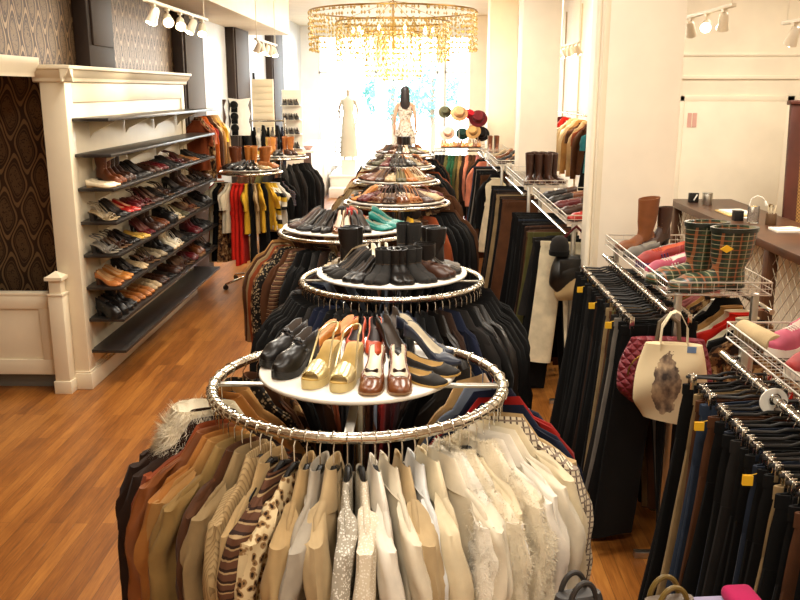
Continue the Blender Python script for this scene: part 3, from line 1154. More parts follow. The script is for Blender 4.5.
# ------------------------------------------------------------------ sales counter, right
t = thing('sales_counter', 'long walnut topped counter with a wire mesh front', 'counter', (2.73, 5.2, 0))
g = G(); g.box((0, 0, 1.03), (.68, 4.25, 1.1)); put('worktop', g.mesh('worktop', .008), WALNUT, t)
for yy in (.04, 1.55, 4.1):
    for xx in (.03, .57):
        g = G(); g.box((xx, yy, 0), (xx + .085, yy + .1, 1.03)); put('leg', g.mesh('leg', .006), WALNUT, t)
g = G(); g.box((.04, .1, .06), (.07, 4.15, .12)); put('bottom_rail', g.mesh('bottom_rail', .004), WALNUT, t)
g = G()
x = .075
n = 62
W_, H_ = 4.0, .9
sp_ = .13
i = -H_
while i < W_:
    for s_ in (1, -1):
        a = [i, .12] if s_ > 0 else [i + H_, .12]
        b = [a[0] + s_ * H_, 1.02]
        # clip to the front
        def clip(p, q):
            (y0, z0), (y1, z1) = p, q
            if max(y0, y1) < .1 or min(y0, y1) > 4.1:
                return None
            def at(y):
                tt = (y - y0) / (y1 - y0)
                return [y, z0 + (z1 - z0) * tt]
            P_, Q_ = list(p), list(q)
            for lim, op in ((.1, min), (4.1, max)):
                for w_ in (P_, Q_):
                    if (op is min and w_[0] < lim) or (op is max and w_[0] > lim):
                        w_[:] = at(lim)
            return P_, Q_
        c = clip(a, b)
        if c and abs(c[0][0] - c[1][0]) > .01:
            g.tube([(x + .002 * s_, c[0][0], c[0][1]), (x + .002 * s_, c[1][0], c[1][1])], .0028, 5, caps=False)
    i += sp_
put('wire_mesh', g.mesh('wire_mesh'), plain('mesh_wire', 'A89C84', .4, .6), t)
g = G(); g.box((.53, .1, .1), (.55, 4.15, 1.03)); put('back_board', g.mesh('back_board'), CREAM, t)

CZ = 1.1
def on_counter(u, name, label, cat, x, y, parts):
    t = thing(name, label, cat, (x, y, CZ))
    for pn, g, m in parts:
        put(pn, g.mesh(pn, .002), m, t)
    return t
g = G(); g.box((-.05, -.02, 0), (.05, .02, .1)); g2 = G(); g2.box((-.02, -.022, .02), (-.005, -.0205, .09), M=Matrix.Rotation(.5, 4, 'Y'))
on_counter(0, 'card_holder', 'small black card holder at the far end of the counter', 'card holder', 2.90, 9.15, [('case', g, BLACKP), ('white_flash', g2, WTAG)])
g = G(); g.lathe([(.048, 0), (.05, .004), (.05, .115), (.047, .12)], n=20)
g2 = G(); g2.lathe([(.052, .112), (.052, .125), (.0, .127)], n=20)
on_counter(0, 'silver_tin', 'round silver tin beside the black card holder', 'tin', 2.98, 8.95, [('can', g, STEEL), ('lid', g2, STEEL)])
g = G(); g.box((-.14, -.2, 0), (.14, .2, .012)); g2 = G(); g2.box((-.12, -.18, .0125), (.10, .12, .03), M=Matrix.Rotation(.15, 4, 'Z'))
on_counter(0, 'paper_pad', 'yellow pad of papers lying on the counter', 'paper pad', 3.05, 8.3, [('pad', g, plain('manila_paper', 'D9B978', .7)), ('loose_sheets', g2, WTAG)])
GLASS = N('clear_glass'); GLASS.set(Transmission_Weight=.92, Roughness=.03, IOR=1.45); GLASS.b.inputs['Base Color'].default_value = (.95, .95, .92, 1); GLASS = GLASS.m
g = G(); g.lathe([(.0, .0), (.05, .0), (.05, .15), (.045, .15), (.045, .01), (.0, .01)], n=20, cap0=False, cap1=False)
on_counter(0, 'glass_jar', 'clear glass jar standing by the small black box', 'jar', 2.98, 7.7, [('jar_wall', g, GLASS)])
g = G(); g.box((-.04, -.04, 0), (.04, .04, .08)); g2 = G(); g2.box((-.042, -.042, .08), (.042, .042, .09))
on_counter(0, 'black_box', 'small black lidded box left of the glass jar', 'box', 2.90, 7.85, [('box_body', g, BLACKP), ('box_lid', g2, BLACKP)])
g = G(); g.lathe([(.045, 0), (.045, .1), (.04, .1), (.04, .01), (0, .01)], n=18, cap1=False)
g2 = G()
for a in range(5):
    g2.tube([(.01 * math.cos(a), .01 * math.sin(a), .01), (.035 * math.cos(a * 1.3), .035 * math.sin(a * 1.3), .17)], .004, 6)
on_counter(0, 'pen_cup', 'brown pen cup right of the glass jar', 'pen cup', 3.10, 7.6, [('cup', g, plain('brown_cup', '5A4028', .5)), ('pens', g2, plain('pale_pens', 'D8C8A8', .5))])
g = G(); g.box((-.12, -.1, 0), (.12, .1, .02)); g2 = G(); g2.box((-.1, -.05, .021), (.1, .06, .028), M=Matrix.Rotation(.4, 4, 'Z'))
on_counter(0, 'receipt_tray', 'pale tray of receipts on the middle of the counter', 'tray', 3.10, 7.25, [('tray', g, WTAG), ('receipts', g2, CREAM)])
g = G(); g.tube([(0, -.25, .012), (.1, 0, .012), (.12, .25, .012)], .012, 8)
on_counter(0, 'white_tube', 'thin white tube lying across the counter', 'tube', 3.28, 7.1, [('barrel', g, WTAG)])
g = G(); g.lathe([(.06, 0), (.062, .012), (.02, .02)], n=20)
g2 = G(); g2.tube([(0, 0, .015), (0, .02, .16), (.02, .02, .25), (.08, .0, .29), (.14, -.02, .27), (.18, -.03, .21)], .006, 8)
g3 = G(); g3.tube([(.17, -.03, .225), (.19, -.033, .17)], [.010, .022], 12)
t = on_counter(0, 'desk_lamp', 'slim white goose-neck lamp on the counter', 'lamp', 3.05, 7.98, [('lamp_base', g, WTAG), ('goose_neck', g2, WTAG), ('lamp_head', g3, WTAG)])
t.scale = (.75, .75, .72)
g = G(); g.box((-.05, -.05, 0), (.05, .05, .1)); g2 = G(); g2.lathe([(.04, 0), (.045, .02), (.03, .04), (0, .045)], (0, 0, .1), 14)
on_counter(0, 'black_card_box', 'black box topped with white cards near the counter front', 'box', 2.99, 6.25, [('box_body', g, BLACKP), ('cards', g2, WTAG)])
g = G(); g.lathe([(.035, 0), (.04, .1), (.03, .13), (.0, .135)], n=16); g2 = G(); g2.lathe([(.012, .13), (.012, .17), (0, .172)], n=10)
on_counter(0, 'yellow_bottle', 'yellow bottle right of the black card box', 'bottle', 3.11, 6.2, [('bottle_body', g, YTAG), ('bottle_cap', g2, YTAG)])

# tall dark wood screen with a woven panel leaning behind the counter
t = thing('wooden_screen', 'reddish dark wood screen with woven cane panel behind the counter', 'screen', (4.07, 8.4, 0), rot=(math.radians(-4), 0, .05))
g = G(); g.box((-.5, 0, 0), (-.38, .05, 2.12)).box((.38, 0, 0), (.5, .05, 2.12)).box((-.38, 0, 2.0), (.38, .05, 2.12)).box((-.38, 0, .1), (.38, .05, .24))
put('frame', g.mesh('frame', .006), REDWOOD, t)
kk = N('woven_cane'); ob, sp = kk.xyz(); cw = kk.n('ShaderNodeTexChecker'); cw.inputs['Scale'].default_value = 60; kk.l(ob, cw.inputs['Vector']); cw.inputs['Color1'].default_value = (*lin('B58A4C'), 1); cw.inputs['Color2'].default_value = (*lin('6E4A22'), 1); kk.color(cw.outputs['Color']); kk.set(Roughness=.7)
g = G(); g.box((-.38, .02, .24), (.38, .03, 2.0)); put('cane_panel', g.mesh('cane_panel'), kk.m, t)
g = G()
g.box((-.52, -.02, 2.12), (.52, .07, 2.16)); put('top_moulding', g.mesh('top_moulding', .008), REDWOOD, t)

# ------------------------------------------------------------------ track lights
BULB = emit('lit_bulb', 'FFE9C0', 40)
SPOTW = plain('track_light_enamel', 'E4D8C0', .4)
def track(x, y0, y1, z, n, label, lbl2, aim, power, group):
    t = thing('track_rail', label, 'light track', (x, (y0 + y1) / 2, z), group='light tracks')
    h = (y1 - y0) / 2
    g = G(); g.box((-.018, -h, -.012), (.018, h, .012)); put('rail', g.mesh('rail', .003), SPOTW, t)
    top = (3.12 if x < -2.1 else ZC) - z
    for yy in (-h * .9, h * .9):
        g = G(); g.cyl((0, yy, 0), (0, yy, top), .005, n=8); g.cyl((0, yy, top - .02), (0, yy, top), .03, n=14)
        put('hanging_rod', g.mesh('hanging_rod'), SPOTW, t)
    for i in range(n):
        yy = y0 + (y1 - y0) * (i + .5) / n
        d = V(aim[i % len(aim)]).normalized()
        s = thing('track_spotlight', lbl2 % nth(i + 1), 'spotlight', (x, yy, z), group=group)
        g = G(); g.cyl((0, 0, -.012), (0, 0, -.07), .008, n=8); g.box((-.014, -.025, -.028), (.014, .025, -.012)); put('stem', g.mesh('stem'), SPOTW, s)
        c = V((0, 0, -.09))
        g = G(); g.tube([c - d * .06, c - d * .045, c + d * .02, c + d * .06], [.016, .03, .036, .044], 14)
        put('lamp_can', g.mesh('lamp_can'), SPOTW, s)
        g = G(); q = c + d * .061; g.tube([q, q + d * .008], [.036, .02], 14)
        put('bulb', g.mesh('bulb'), BULB, s)
        ld = bpy.data.lights.new('spot', 'SPOT'); ld.energy = power; ld.color = (1, .86, .66); ld.spot_size = math.radians(95); ld.spot_blend = .8; ld.shadow_soft_size = .05
        lo = bpy.data.objects.new('spot_beam', ld); COL.objects.link(lo); lo.parent = s; lo.location = c + d * .09
        lo.rotation_euler = d.to_track_quat('-Z', 'Y').to_euler()
SPW = 42
track(-1.9, 6.3, 8.1, 2.86, 5, 'white light track above the shoe wall', '%s spotlight from the camera on the track above the shoe wall', [(-.3, -.2, -.8), (.3, -.8, -.45), (.25, -.8, -.5), (-.35, -.3, -.8), (.1, -.6, -.7)], SPW, 'spotlights above the shoe wall')
track(-1.9, 10.5, 12.0, 2.83, 5, 'white light track above the small left round racks', '%s spotlight from the camera on the track over the small round racks', [(-.4, .2, -.8), (.2, -.3, -.8), (-.3, -.2, -.9)], SPW, 'spotlights over the small round racks')
track(2.1, 6.1, 7.2, 2.80, 3, 'white light track left of the other one over the counter', '%s spotlight from the camera on the track left over the counter', [(.1, .4, -.8), (-.3, -.8, -.35), (.3, .5, -.7)], SPW, 'spotlights over the counter')
track(2.42, 5.0, 6.05, 2.68, 3, 'white light track at the upper right corner over the counter', '%s spotlight from the camera on the upper right corner track', [(.2, -.2, -.8), (-.3, -.8, -.45), (-.1, .4, -.8)], SPW, 'spotlights over the counter corner')
track(1.95, 10.9, 12.4, 2.82, 5, 'white light track above the wall rail between two columns', '%s spotlight from the camera on the track above the wall rail', [(.5, .2, -.8), (.4, -.3, -.8), (.3, .1, -.9)], SPW, 'spotlights above the wall rail')

# ------------------------------------------------------------------ chandelier of gold drops
t = thing('chandelier', 'huge tiered chandelier of gold glass drops before the windows', 'chandelier', (-.38, 13.6, 2.34))
kc = N('gold_glass'); kc.set(Transmission_Weight=.55, Roughness=.12, IOR=1.5); kc.b.inputs['Base Color'].default_value = (*lin('F5CF7A'), 1); GOLDG = kc.m
rc = random.Random(3)
g = G(); g.lathe([(.12, 1.22), (.14, 1.26), (.14, 1.3)], n=24); g.cyl((0, 0, .5), (0, 0, 1.25), .012, n=8)
put('ceiling_rose', g.mesh('ceiling_rose'), BRASS, t)
for r, z in ((1.25, 1.05), (.85, .9), (.45, .75)):
    g = G(); g.tube([(r * math.cos(a), r * math.sin(a), z) for a in [2 * PI * i / 40 for i in range(40)]], .012, 6, True)
    for a in (0, PI / 2, PI, 1.5 * PI):
        g.tube([(r * math.cos(a), r * math.sin(a), z), (0, 0, 1.2)], .004, 5)
    put('hoop', g.mesh('hoop'), BRASS, t)
g = G()
for r, z, L, n in ((1.25, 1.05, .62, 112), (.85, .9, .66, 70), (.42, .75, .72, 42), (.15, .7, .7, 12)):
    for i in range(n):
        a = 2 * PI * i / n + rc.uniform(-.02, .02)
        m = int(L / .075)
        for q in range(m):
            s = rc.uniform(.012, .022)
            p = V((r * math.cos(a) + rc.uniform(-.015, .015), r * math.sin(a) + rc.uniform(-.015, .015), z - .03 - q * .075))
            g.add([p + V((s, 0, 0)), p + V((0, s, 0)), p - V((s, 0, 0)), p - V((0, s, 0)), p + V((0, 0, s * 1.5)), p - V((0, 0, s * 1.6))],
                  [(0, 1, 4), (1, 2, 4), (2, 3, 4), (3, 0, 4), (1, 0, 5), (2, 1, 5), (3, 2, 5), (0, 3, 5)])
cr = put('crystal_drops', g.mesh('crystal_drops', ang=10), GOLDG, t); cr['kind'] = 'stuff'
BULB2 = emit('chandelier_bulb', 'FFDF9E', 25)
for i in range(10):
    a = 2 * PI * i / 10
    g = G(); g.lathe([(0, -.04), (.018, -.025), (.022, 0), (.012, .03), (.0, .045)], (.6 * math.cos(a), .6 * math.sin(a), .78), 10)
    put('candle_bulb', g.mesh('candle_bulb'), BULB2, t)
ld = bpy.data.lights.new('chandelier_light', 'POINT'); ld.energy = 250; ld.color = (1, .9, .72); ld.shadow_soft_size = .5
lo = bpy.data.objects.new('chandelier_light', ld); COL.objects.link(lo); lo.parent = t; lo.location = (0, 0, .3)
# ------------------------------------------------------------------ round racks
RANK = ['nearest', 'second', 'third', 'fourth', 'fifth', 'sixth', 'seventh']
def round_rack(label, cx, cy, R, z, pr, pz, name='round_rack', group='round racks down the aisle', tex=KCHROME):
    t = thing(name, label, 'clothes rack', (cx, cy, 0), group=group)
    g = G(); g.tube([(R * math.cos(a), R * math.sin(a), z) for a in [2 * PI * i / 72 for i in range(72)]], .0155, 12, True)
    put('ring_rail', g.mesh('ring_rail'), tex, t)
    g = G(); g.cyl((0, 0, .12), (0, 0, pz - .01), .019, n=16); g.lathe([(.04, pz - .06), (.04, pz - .012)], n=16)
    put('centre_post', g.mesh('centre_post'), CHROME, t)
    for i in range(4):
        a = PI * i / 2 + .0
        M = Matrix.Rotation(a, 4, 'Z')
        g = G(); g.box((.015, -.013, z - .014), (R - .005, .013, z - .004), M=M)
        put('spoke', g.mesh('spoke', .002), STEEL, t)
    for i in range(4):
        a = PI * i / 2 + PI / 4
        c, s = math.cos(a), math.sin(a)
        g = G(); g.tube([(0, 0, .14), (.12 * c, .12 * s, .12), (.4 * c, .4 * s, .065)], .014, 8)
        f = put('foot', g.mesh('foot'), CHROME, t)
        g = G(); g.cyl((.4 * c - .012 * s, .4 * s + .012 * c, .03), (.4 * c + .012 * s, .4 * s - .012 * c, .03), .03, n=14); g.cyl((.4 * c, .4 * s, .03), (.4 * c, .4 * s, .07), .01, n=8)
        put('caster', g.mesh('caster'), BLACKP, f)
    if pr:
        g = G(); g.lathe([(pr - .004, pz - .014), (pr, pz - .010), (pr, pz - .003), (pr - .003, pz), (.0, pz)], n=64, cap1=False)
        put('display_disc', g.mesh('display_disc', ang=50), WHITEP, t)
    return t

# (centre x, y, ring radius, ring height, disc radius, disc height)
RK = [(-.184, 2.60, .455, 1.35, .31, 1.40), (-.13, 4.36, .46, 1.30, .385, 1.345), (-.49, 5.90, .455, 1.30, .43, 1.345), (-.18, 7.47, .45, 1.30, .42, 1.335),
      (-.22, 9.2, .45, 1.30, .42, 1.335), (-.24, 11.0, .45, 1.30, .42, 1.335), (-.22, 13.1, .45, 1.30, .42, 1.335)]
for i, (cx, cy, R, z, pr, pz) in enumerate(RK):
    round_rack('%s chrome round rack from the camera, topped with a white disc of shoes' % RANK[i], cx, cy, R, z, pr, pz)

# cloth colours: shade word -> material
def fb(h, **k):
    return fabric(h, **k)
CL = {
    'black': fb('0B0A09'), 'charcoal': fb('201D1B'), 'dark brown': fb('2A1A11'), 'brown': fb('4C2E1A'), 'rust': fb('7C3A1C'), 'caramel': fb('96602C'), 'tan': fb('9A703E'), 'cognac': leather('7A431B', .5),
    'khaki': fb('84683C'), 'taupe': fb('8A7350'), 'beige': fb('AD9166'), 'sand': fb('B79F78'), 'stone grey': fb('A69C8C'), 'ivory': fb('DACFB8'), 'cream': fb('D3C4A4'), 'white': fb('E2DACB'),
    'pale blue white': fb('D9DAD8'), 'navy': fb('13182A'), 'red': fb('8E1A14'), 'bright red': fb('C42316'), 'grey blue': fb('6E7684'), 'maroon': fb('4A1416'), 'plum': fb('3A2030'), 'forest green': fb('1E4A30'),
    'olive': fb('4E4A26'), 'mustard': fb('C99A28'), 'orange': fb('BF5A1C'), 'pink': fb('C77C78'), 'teal': fb('2A6A70'), 'denim blue': fb('2A3444'), 'dark denim': fb('1C222E'), 'grey': fb('6E675E'), 'salmon': fb('C4755A'),
    'leopard print': pattern('leopard', ('D2BC92', '2A1A10', '8E6C46'), 'leopard_print'),
    'brown striped': pattern('stripe', ('5A3A28', 'A08560', '2E1C14'), 'brown_stripe'),
    'beige corduroy': pattern('vstripe', ('7E6644', 'A98E64'), 'beige_corduroy'),
    'cream checked': pattern('check', ('DCCFB4', '5A4A42', '8A7A6C'), 'cream_check'),
    'silver sequinned': pattern('speck', ('A8A090', 'E8E4DA'), 'sequins'),
    'white lace': pattern('speck', ('D8CCB4', 'EFE8DA'), 'white_lace'),
    'yellow and black banded': pattern('wide', ('D9B23A', '1A1614', 'E4DAC4'), 'banded_knit'),
    'black spotted': pattern('speck', ('16130F', 'A08C6C'), 'black_spotted'),
    'brown patterned': pattern('blotch', ('2A1A10', '6E4A2A', 'A8885A'), 'brown_blotch'),
    'blue tartan': pattern('check', ('26304A', '8A8470', '5A2A22'), 'blue_tartan'),
    'fur cream': fabric('E0D3B8', .95, 300, .6, .15, .6, 'cream_fur'), 'fur beige': fabric('B58E58', .95, 300, .6, .25, .6, 'beige_fur'),
    'fur white': fabric('E8E0D0', .95, 300, .6, .12, .6, 'white_fur'),
    'white leather': leather('E0D7C8', .4), 'black leather': leather('16120F', .38), 'brown leather': leather('4A2A16', .42),
}
HANG = dict(hook=CHROME, arm=BLACKP)
CHP = coat_hanger_parts()
CLP = clip_hanger_parts()
BUTN = leather('3A2414', .3)

# kinds of hanging garment: name -> (list of prototype part lists)
WEDGE = 1.0
def variants(n, fn):
    return [fn(i) for i in range(n)]
NEAR = {
    'coat': variants(5, lambda i: coat(20 + i, 1.0, WEDGE, 2, 'coat', thick=.014, big=1.0)),
    'jacket': variants(4, lambda i: coat(40 + i, .68, WEDGE, 2, 'blazer', thick=.017, hem=.215)),
    'trench_coat': variants(2, lambda i: coat(50 + i, 1.0, WEDGE, 2, 'trench', thick=.018, big=1.25, r=.052)),
    'shirt': variants(3, lambda i: coat(60 + i, .74, WEDGE, 2, 'shirt', thick=.015, hem=.215, big=.7, r=.043)),
    'cardigan': variants(2, lambda i: coat(70 + i, .7, WEDGE, 2, 'knit', thick=.016, hem=.21)),
    'fur_coat': variants(3, lambda i: coat(80 + i, .85, WEDGE, 2, 'fur', fur=.012, thick=.024, big=1.3, r=.058)),
    'flared_jacket': variants(1, lambda i: coat(90, .62, WEDGE, 2, 'blazer', thick=.018, hem=.24, Ls=.40, r=.058, flare=1.7)),
}
FAR = {
    'coat': variants(4, lambda i: coat(120 + i, .98, WEDGE, 1, 'coat', thick=.019)),
    'jacket': variants(4, lambda i: coat(140 + i, .7, WEDGE, 1, 'blazer', thick=.019, hem=.215)),
    'cardigan': variants(2, lambda i: coat(170 + i, .72, WEDGE, 0, 'knit', thick=.018)),
    'dress': variants(3, lambda i: dress(180 + i, .95, WEDGE * .6, hem=.17, thick=.026)),
    'blouse': variants(2, lambda i: dress(190 + i, .62, WEDGE * .6, sh=.15, hem=.17, thick=.024, sleeves=True, waist=False)),
    'scarf': variants(1, lambda i: dress(199, .5, 0, sh=.07, hem=.08, thick=.02, waist=False)),
}
FLAT = {
    'coat': variants(2, lambda i: coat(220 + i, .98, 0, 1, 'coat', thick=.03, sh=.19)),
    'jacket': variants(3, lambda i: coat(240 + i, .7, 0, 1, 'blazer', thick=.03, hem=.2, sh=.19)),
    'blouse': variants(3, lambda i: dress(290 + i, .62, 0, sh=.16, hem=.18, thick=.022, sleeves=True, waist=False)),
    'dress': variants(3, lambda i: dress(280 + i, 1.02, 0, hem=.22, thick=.024)),
    'trousers': variants(6, lambda i: trousers(300 + i, 1.06 + .03 * (i % 3), spread=.07 + .02 * (i % 3), thick=.015)),
    'skirt': variants(2, lambda i: skirt(320 + i, .68, thick=.016)),
}
CAT = dict(coat='coat', jacket='jacket', trench_coat='coat', shirt='shirt', cardigan='cardigan', fur_coat='coat', flared_jacket='jacket', dress='dress', blouse='blouse', trousers='trousers', skirt='skirt', scarf='scarf')
SAYN = dict(trench_coat='belted trench coat', fur_coat='fur coat', flared_jacket='jacket with flared sleeves')

def hang(lib, kind, shade, loc, rz, label, group, var=0, hanger=None, hg=None, tilt=0, collar=None, grow=1):
    vs = lib[kind]
    a = CL[shade]
    mats = dict(a=a, b=CL[collar] if collar else a, c=BUTN)
    o = stamp(vs[var % len(vs)], kind, label, CAT[kind], mats, loc, (0, tilt, rz), group)
    rs2 = random.Random(label)
    o.scale = (rs2.uniform(.9, 1.06), rs2.uniform(.85, 1.12), rs2.uniform(.97, 1.06)) if lib is not FLAT or kind != 'trousers' else (rs2.uniform(.94, 1.04), 1, rs2.uniform(.96, 1.04))
    o.scale.x *= grow
    if hanger:
        parts, lb, nm = hanger
        stamp(parts, nm, lb, 'hanger', HANG, loc, (0, tilt, rz), hg)
    return o

def say(kind, shade):
    s = shade.replace('fur ', '')
    return '%s %s' % (s, SAYN.get(kind, kind))

def ring(ri, items, lib, libn, a0, a1, group, where, hangers=False, tw=7, seed=0, rack=None):
    """items spread from angle a0 to a1 (degrees, -90 = towards the camera), listed from the left"""
    cx, cy, R, z = (rack or RK[ri])[:4]
    rr = random.Random(seed + 31)
    n = len(items)
    for i, it in enumerate(items):
        kind, shade = it[0], it[1]
        a = math.radians(a0 + (a1 - a0) * (i + .5) / n)
        rz = a + math.radians(rr.uniform(-tw, tw))
        loc = (cx + R * math.cos(a), cy + R * math.sin(a), z + .0)
        lb = '%s, %s garment from the left %s' % (say(kind, shade), nth(i + 1), where)
        hp = None
        if hangers:
            hp = (CHP, 'black hanger of the %s garment from left %s' % (nth(i + 1), where), 'coat_hanger')
        hang(lib, kind, shade, loc, rz, lb, group, it[2] if len(it) > 2 else rr.randrange(9), hp, 'hangers ' + group, collar=it[3] if len(it) > 3 else None, grow=it[4] if len(it) > 4 else 1)

# nearest rack: front half read off the photograph from left to right
R1F = [('coat', 'dark brown', 0, None, 1.12), ('coat', 'dark brown', 1, None, 1.12), ('coat', 'dark brown', 3, None, 1.1), ('flared_jacket', 'rust', 0), ('coat', 'cognac', 2), ('coat', 'caramel', 3), ('coat', 'tan', 4), ('coat', 'khaki', 0),
       ('jacket', 'brown', 1), ('coat', 'taupe', 1), ('jacket', 'beige corduroy', 2), ('shirt', 'beige', 0), ('cardigan', 'brown striped', 0), ('cardigan', 'leopard print', 1), ('coat', 'beige', 2), ('shirt', 'stone grey', 1),
       ('jacket', 'sand', 3), ('cardigan', 'silver sequinned', 0), ('cardigan', 'white lace', 1), ('trench_coat', 'white', 0), ('shirt', 'ivory', 2), ('coat', 'sand', 3), ('shirt', 'pale blue white', 0),
       ('trench_coat', 'cream', 1), ('coat', 'ivory', 4), ('fur_coat', 'fur white', 0), ('fur_coat', 'fur cream', 1), ('cardigan', 'cream', 0), ('fur_coat', 'fur cream', 2), ('jacket', 'white leather', 1), ('coat', 'white', 0),
       ('jacket', 'ivory', 2), ('coat', 'cream', 1), ('coat', 'cream checked', 2), ('coat', 'beige', 3)]
ring(0, R1F, NEAR, 'near', -172, -8, 'garments along the front of the nearest round rack', "at the nearest round rack's front", True, 6, 1)
R1B = [('coat', 'navy'), ('jacket', 'red'), ('coat', 'navy'), ('coat', 'grey blue'), ('jacket', 'fur beige'), ('coat', 'charcoal'), ('jacket', 'black'), ('coat', 'dark brown'), ('jacket', 'maroon'), ('coat', 'red'), ('jacket', 'brown leather'),
       ('coat', 'dark brown'), ('jacket', 'rust'), ('coat', 'brown'), ('jacket', 'black'), ('coat', 'brown patterned'), ('jacket', 'brown'), ('jacket', 'black spotted'), ('coat', 'tan'), ('jacket', 'caramel'), ('jacket', 'cream')]
R1B = R1B[::-1]
ring(0, R1B, FAR, 'far', 186, -6, 'garments round the back of the nearest round rack', "at the nearest round rack's back", True, 6, 2)
# cream fur stole on the left of the nearest rack
t = thing('fur_stole', 'fluffy cream fur stole at the left of the nearest round rack', 'stole', (-.685, 2.50, 1.40), -2.9)
cl_ = Cloth(.25, 5, 0, sh=.12, hem=.10, thick=.075, fur=.01)
cl_.hair = (16, .042)
put('stole_body', cl_.body(46, 26), CL['fur cream'], t)

def mixlist(n, seed, table):
    r = random.Random(seed)
    out = []
    for i in range(n):
        k = r.choices(range(len(table)), [w for *_, w in table])[0]
        out.append(table[k][:2])
    return out
DARK = [('coat', 'black', 8), ('jacket', 'black', 8), ('coat', 'charcoal', 3), ('jacket', 'black leather', 3), ('coat', 'dark brown', 2), ('jacket', 'navy', 2), ('coat', 'navy', 1), ('jacket', 'charcoal', 2), ('jacket', 'grey blue', 1), ('cardigan', 'teal', .5), ('cardigan', 'black spotted', 1)]
BRN = [('coat', 'brown', 3), ('jacket', 'brown', 3), ('coat', 'rust', 2), ('jacket', 'tan', 2), ('coat', 'brown patterned', 2), ('jacket', 'brown striped', 2), ('jacket', 'brown leather', 3), ('coat', 'dark brown', 3), ('jacket', 'black spotted', 2), ('coat', 'black', 2), ('jacket', 'taupe', 1)]
MIX = [('dress', 'black', 3), ('blouse', 'cream', 2), ('jacket', 'mustard', 2), ('dress', 'brown', 2), ('blouse', 'tan', 2), ('jacket', 'rust', 1), ('dress', 'orange', 1), ('coat', 'beige', 2), ('coat', 'black', 3), ('jacket', 'olive', 1), ('jacket', 'grey', 1)]
ring(1, mixlist(32, 4, DARK), FAR, 'far', -172, -8, 'garments along the front of the second round rack', "at the second round rack's front", True, 7, 3)
ring(1, mixlist(18, 5, DARK), FAR, 'far', 184, -4, 'garments round the back of the second round rack', "at the second round rack's back", False, 7, 4)
R3 = [('jacket', 'brown'), ('jacket', 'taupe'), ('coat', 'rust'), ('coat', 'brown patterned'), ('coat', 'black spotted'), ('coat', 'brown'), ('jacket', 'brown striped'), ('coat', 'black'), ('coat', 'black'), ('jacket', 'charcoal')] + mixlist(10, 6, BRN) + mixlist(5, 61, DARK)
ring(2, R3, FAR, 'far', -172, -8, 'garments along the front of the third round rack', "at the third round rack's front", False, 7, 5)
ring(2, mixlist(14, 7, BRN), FAR, 'far', 184, -4, 'garments round the back of the third round rack', "at the third round rack's back", False, 7, 6)
R4 = mixlist(8, 8, BRN) + [('blouse', 'mustard'), ('blouse', 'orange'), ('blouse', 'mustard'), ('blouse', 'cream'), ('jacket', 'mustard'), ('blouse', 'beige'), ('dress', 'brown'), ('jacket', 'rust'), ('coat', 'black'), ('coat', 'black'), ('coat', 'black'), ('coat', 'charcoal'), ('coat', 'black')]
ring(3, R4, FAR, 'far', -172, -8, 'garments along the front of the fourth round rack', "at the fourth round rack's front", False, 7, 7)
R5 = [('coat', 'taupe'), ('coat', 'taupe'), ('coat', 'stone grey'), ('jacket', 'brown patterned'), ('coat', 'grey'), ('jacket', 'brown')] + mixlist(12, 9, MIX)
ring(4, R5, FAR, 'far', -172, -8, 'garments along the front of the fifth round rack', "at the fifth round rack's front", False, 7, 8)
R6 = [('coat', 'beige'), ('coat', 'sand'), ('coat', 'taupe')] + mixlist(11, 10, MIX) + [('coat', 'black'), ('coat', 'black'), ('jacket', 'charcoal')]
ring(5, R6, FAR, 'far', -172, -8, 'garments along the front of the sixth round rack', "at the sixth round rack's front", False, 7, 9)
ring(6, [('jacket', 'cream'), ('coat', 'sand')] + mixlist(11, 11, MIX) + [('coat', 'black'), ('coat', 'black')], FAR, 'far', -172, -8, 'garments along the front of the seventh round rack', "at the seventh round rack's front", False, 7, 10)

for ri_, nm_ in ((3, 'fourth'), (4, 'fifth'), (5, 'sixth'), (6, 'seventh')):
    ring(ri_, mixlist(9, 40 + ri_, BRN), FAR, 'far', 184, -4, 'garments round the back of the %s round rack' % nm_, "at the %s round rack's back" % nm_, False, 7, 50 + ri_)
# two smaller round racks on the left
LK = [(-1.93, 10.0, .36, 1.33, .33, 1.375), (-1.93, 12.35, .37, 1.32, .34, 1.365)]
for i, q in enumerate(LK):
    round_rack('%s small round rack on the left, past the shoe wall' % ('nearer', 'farther')[i], *q, name='small_round_rack', group='small round racks on the left')
L1 = [('dress', 'bright red'), ('dress', 'bright red'), ('blouse', 'cream'), ('dress', 'cream'), ('dress', 'black'), ('dress', 'black'), ('dress', 'brown patterned'), ('blouse', 'ivory'), ('blouse', 'cream'), ('dress', 'bright red'), ('dress', 'bright red'), ('dress', 'bright red'),
      ('blouse', 'mustard'), ('dress', 'black'), ('blouse', 'beige'), ('blouse', 'mustard'), ('dress', 'black'), ('blouse', 'mustard'), ('blouse', 'yellow and black banded'), ('blouse', 'yellow and black banded'), ('blouse', 'white'), ('coat', 'black'), ('blouse', 'blue tartan'), ('coat', 'black')]
ring(0, L1, FAR, 'far', -174, -6, 'garments on the nearer small round rack', 'on the nearer small round rack', False, 8, 12, LK[0])
ring(0, [('jacket', 'brown')] * 4 + [('jacket', 'olive'), ('jacket', 'charcoal'), ('jacket', 'brown'), ('coat', 'charcoal'), ('coat', 'charcoal'), ('coat', 'charcoal'), ('coat', 'black'), ('coat', 'charcoal'), ('jacket', 'charcoal')], FAR, 'far', -174, -6, 'garments on the farther small round rack', 'on the farther small round rack', False, 8, 13, LK[1])

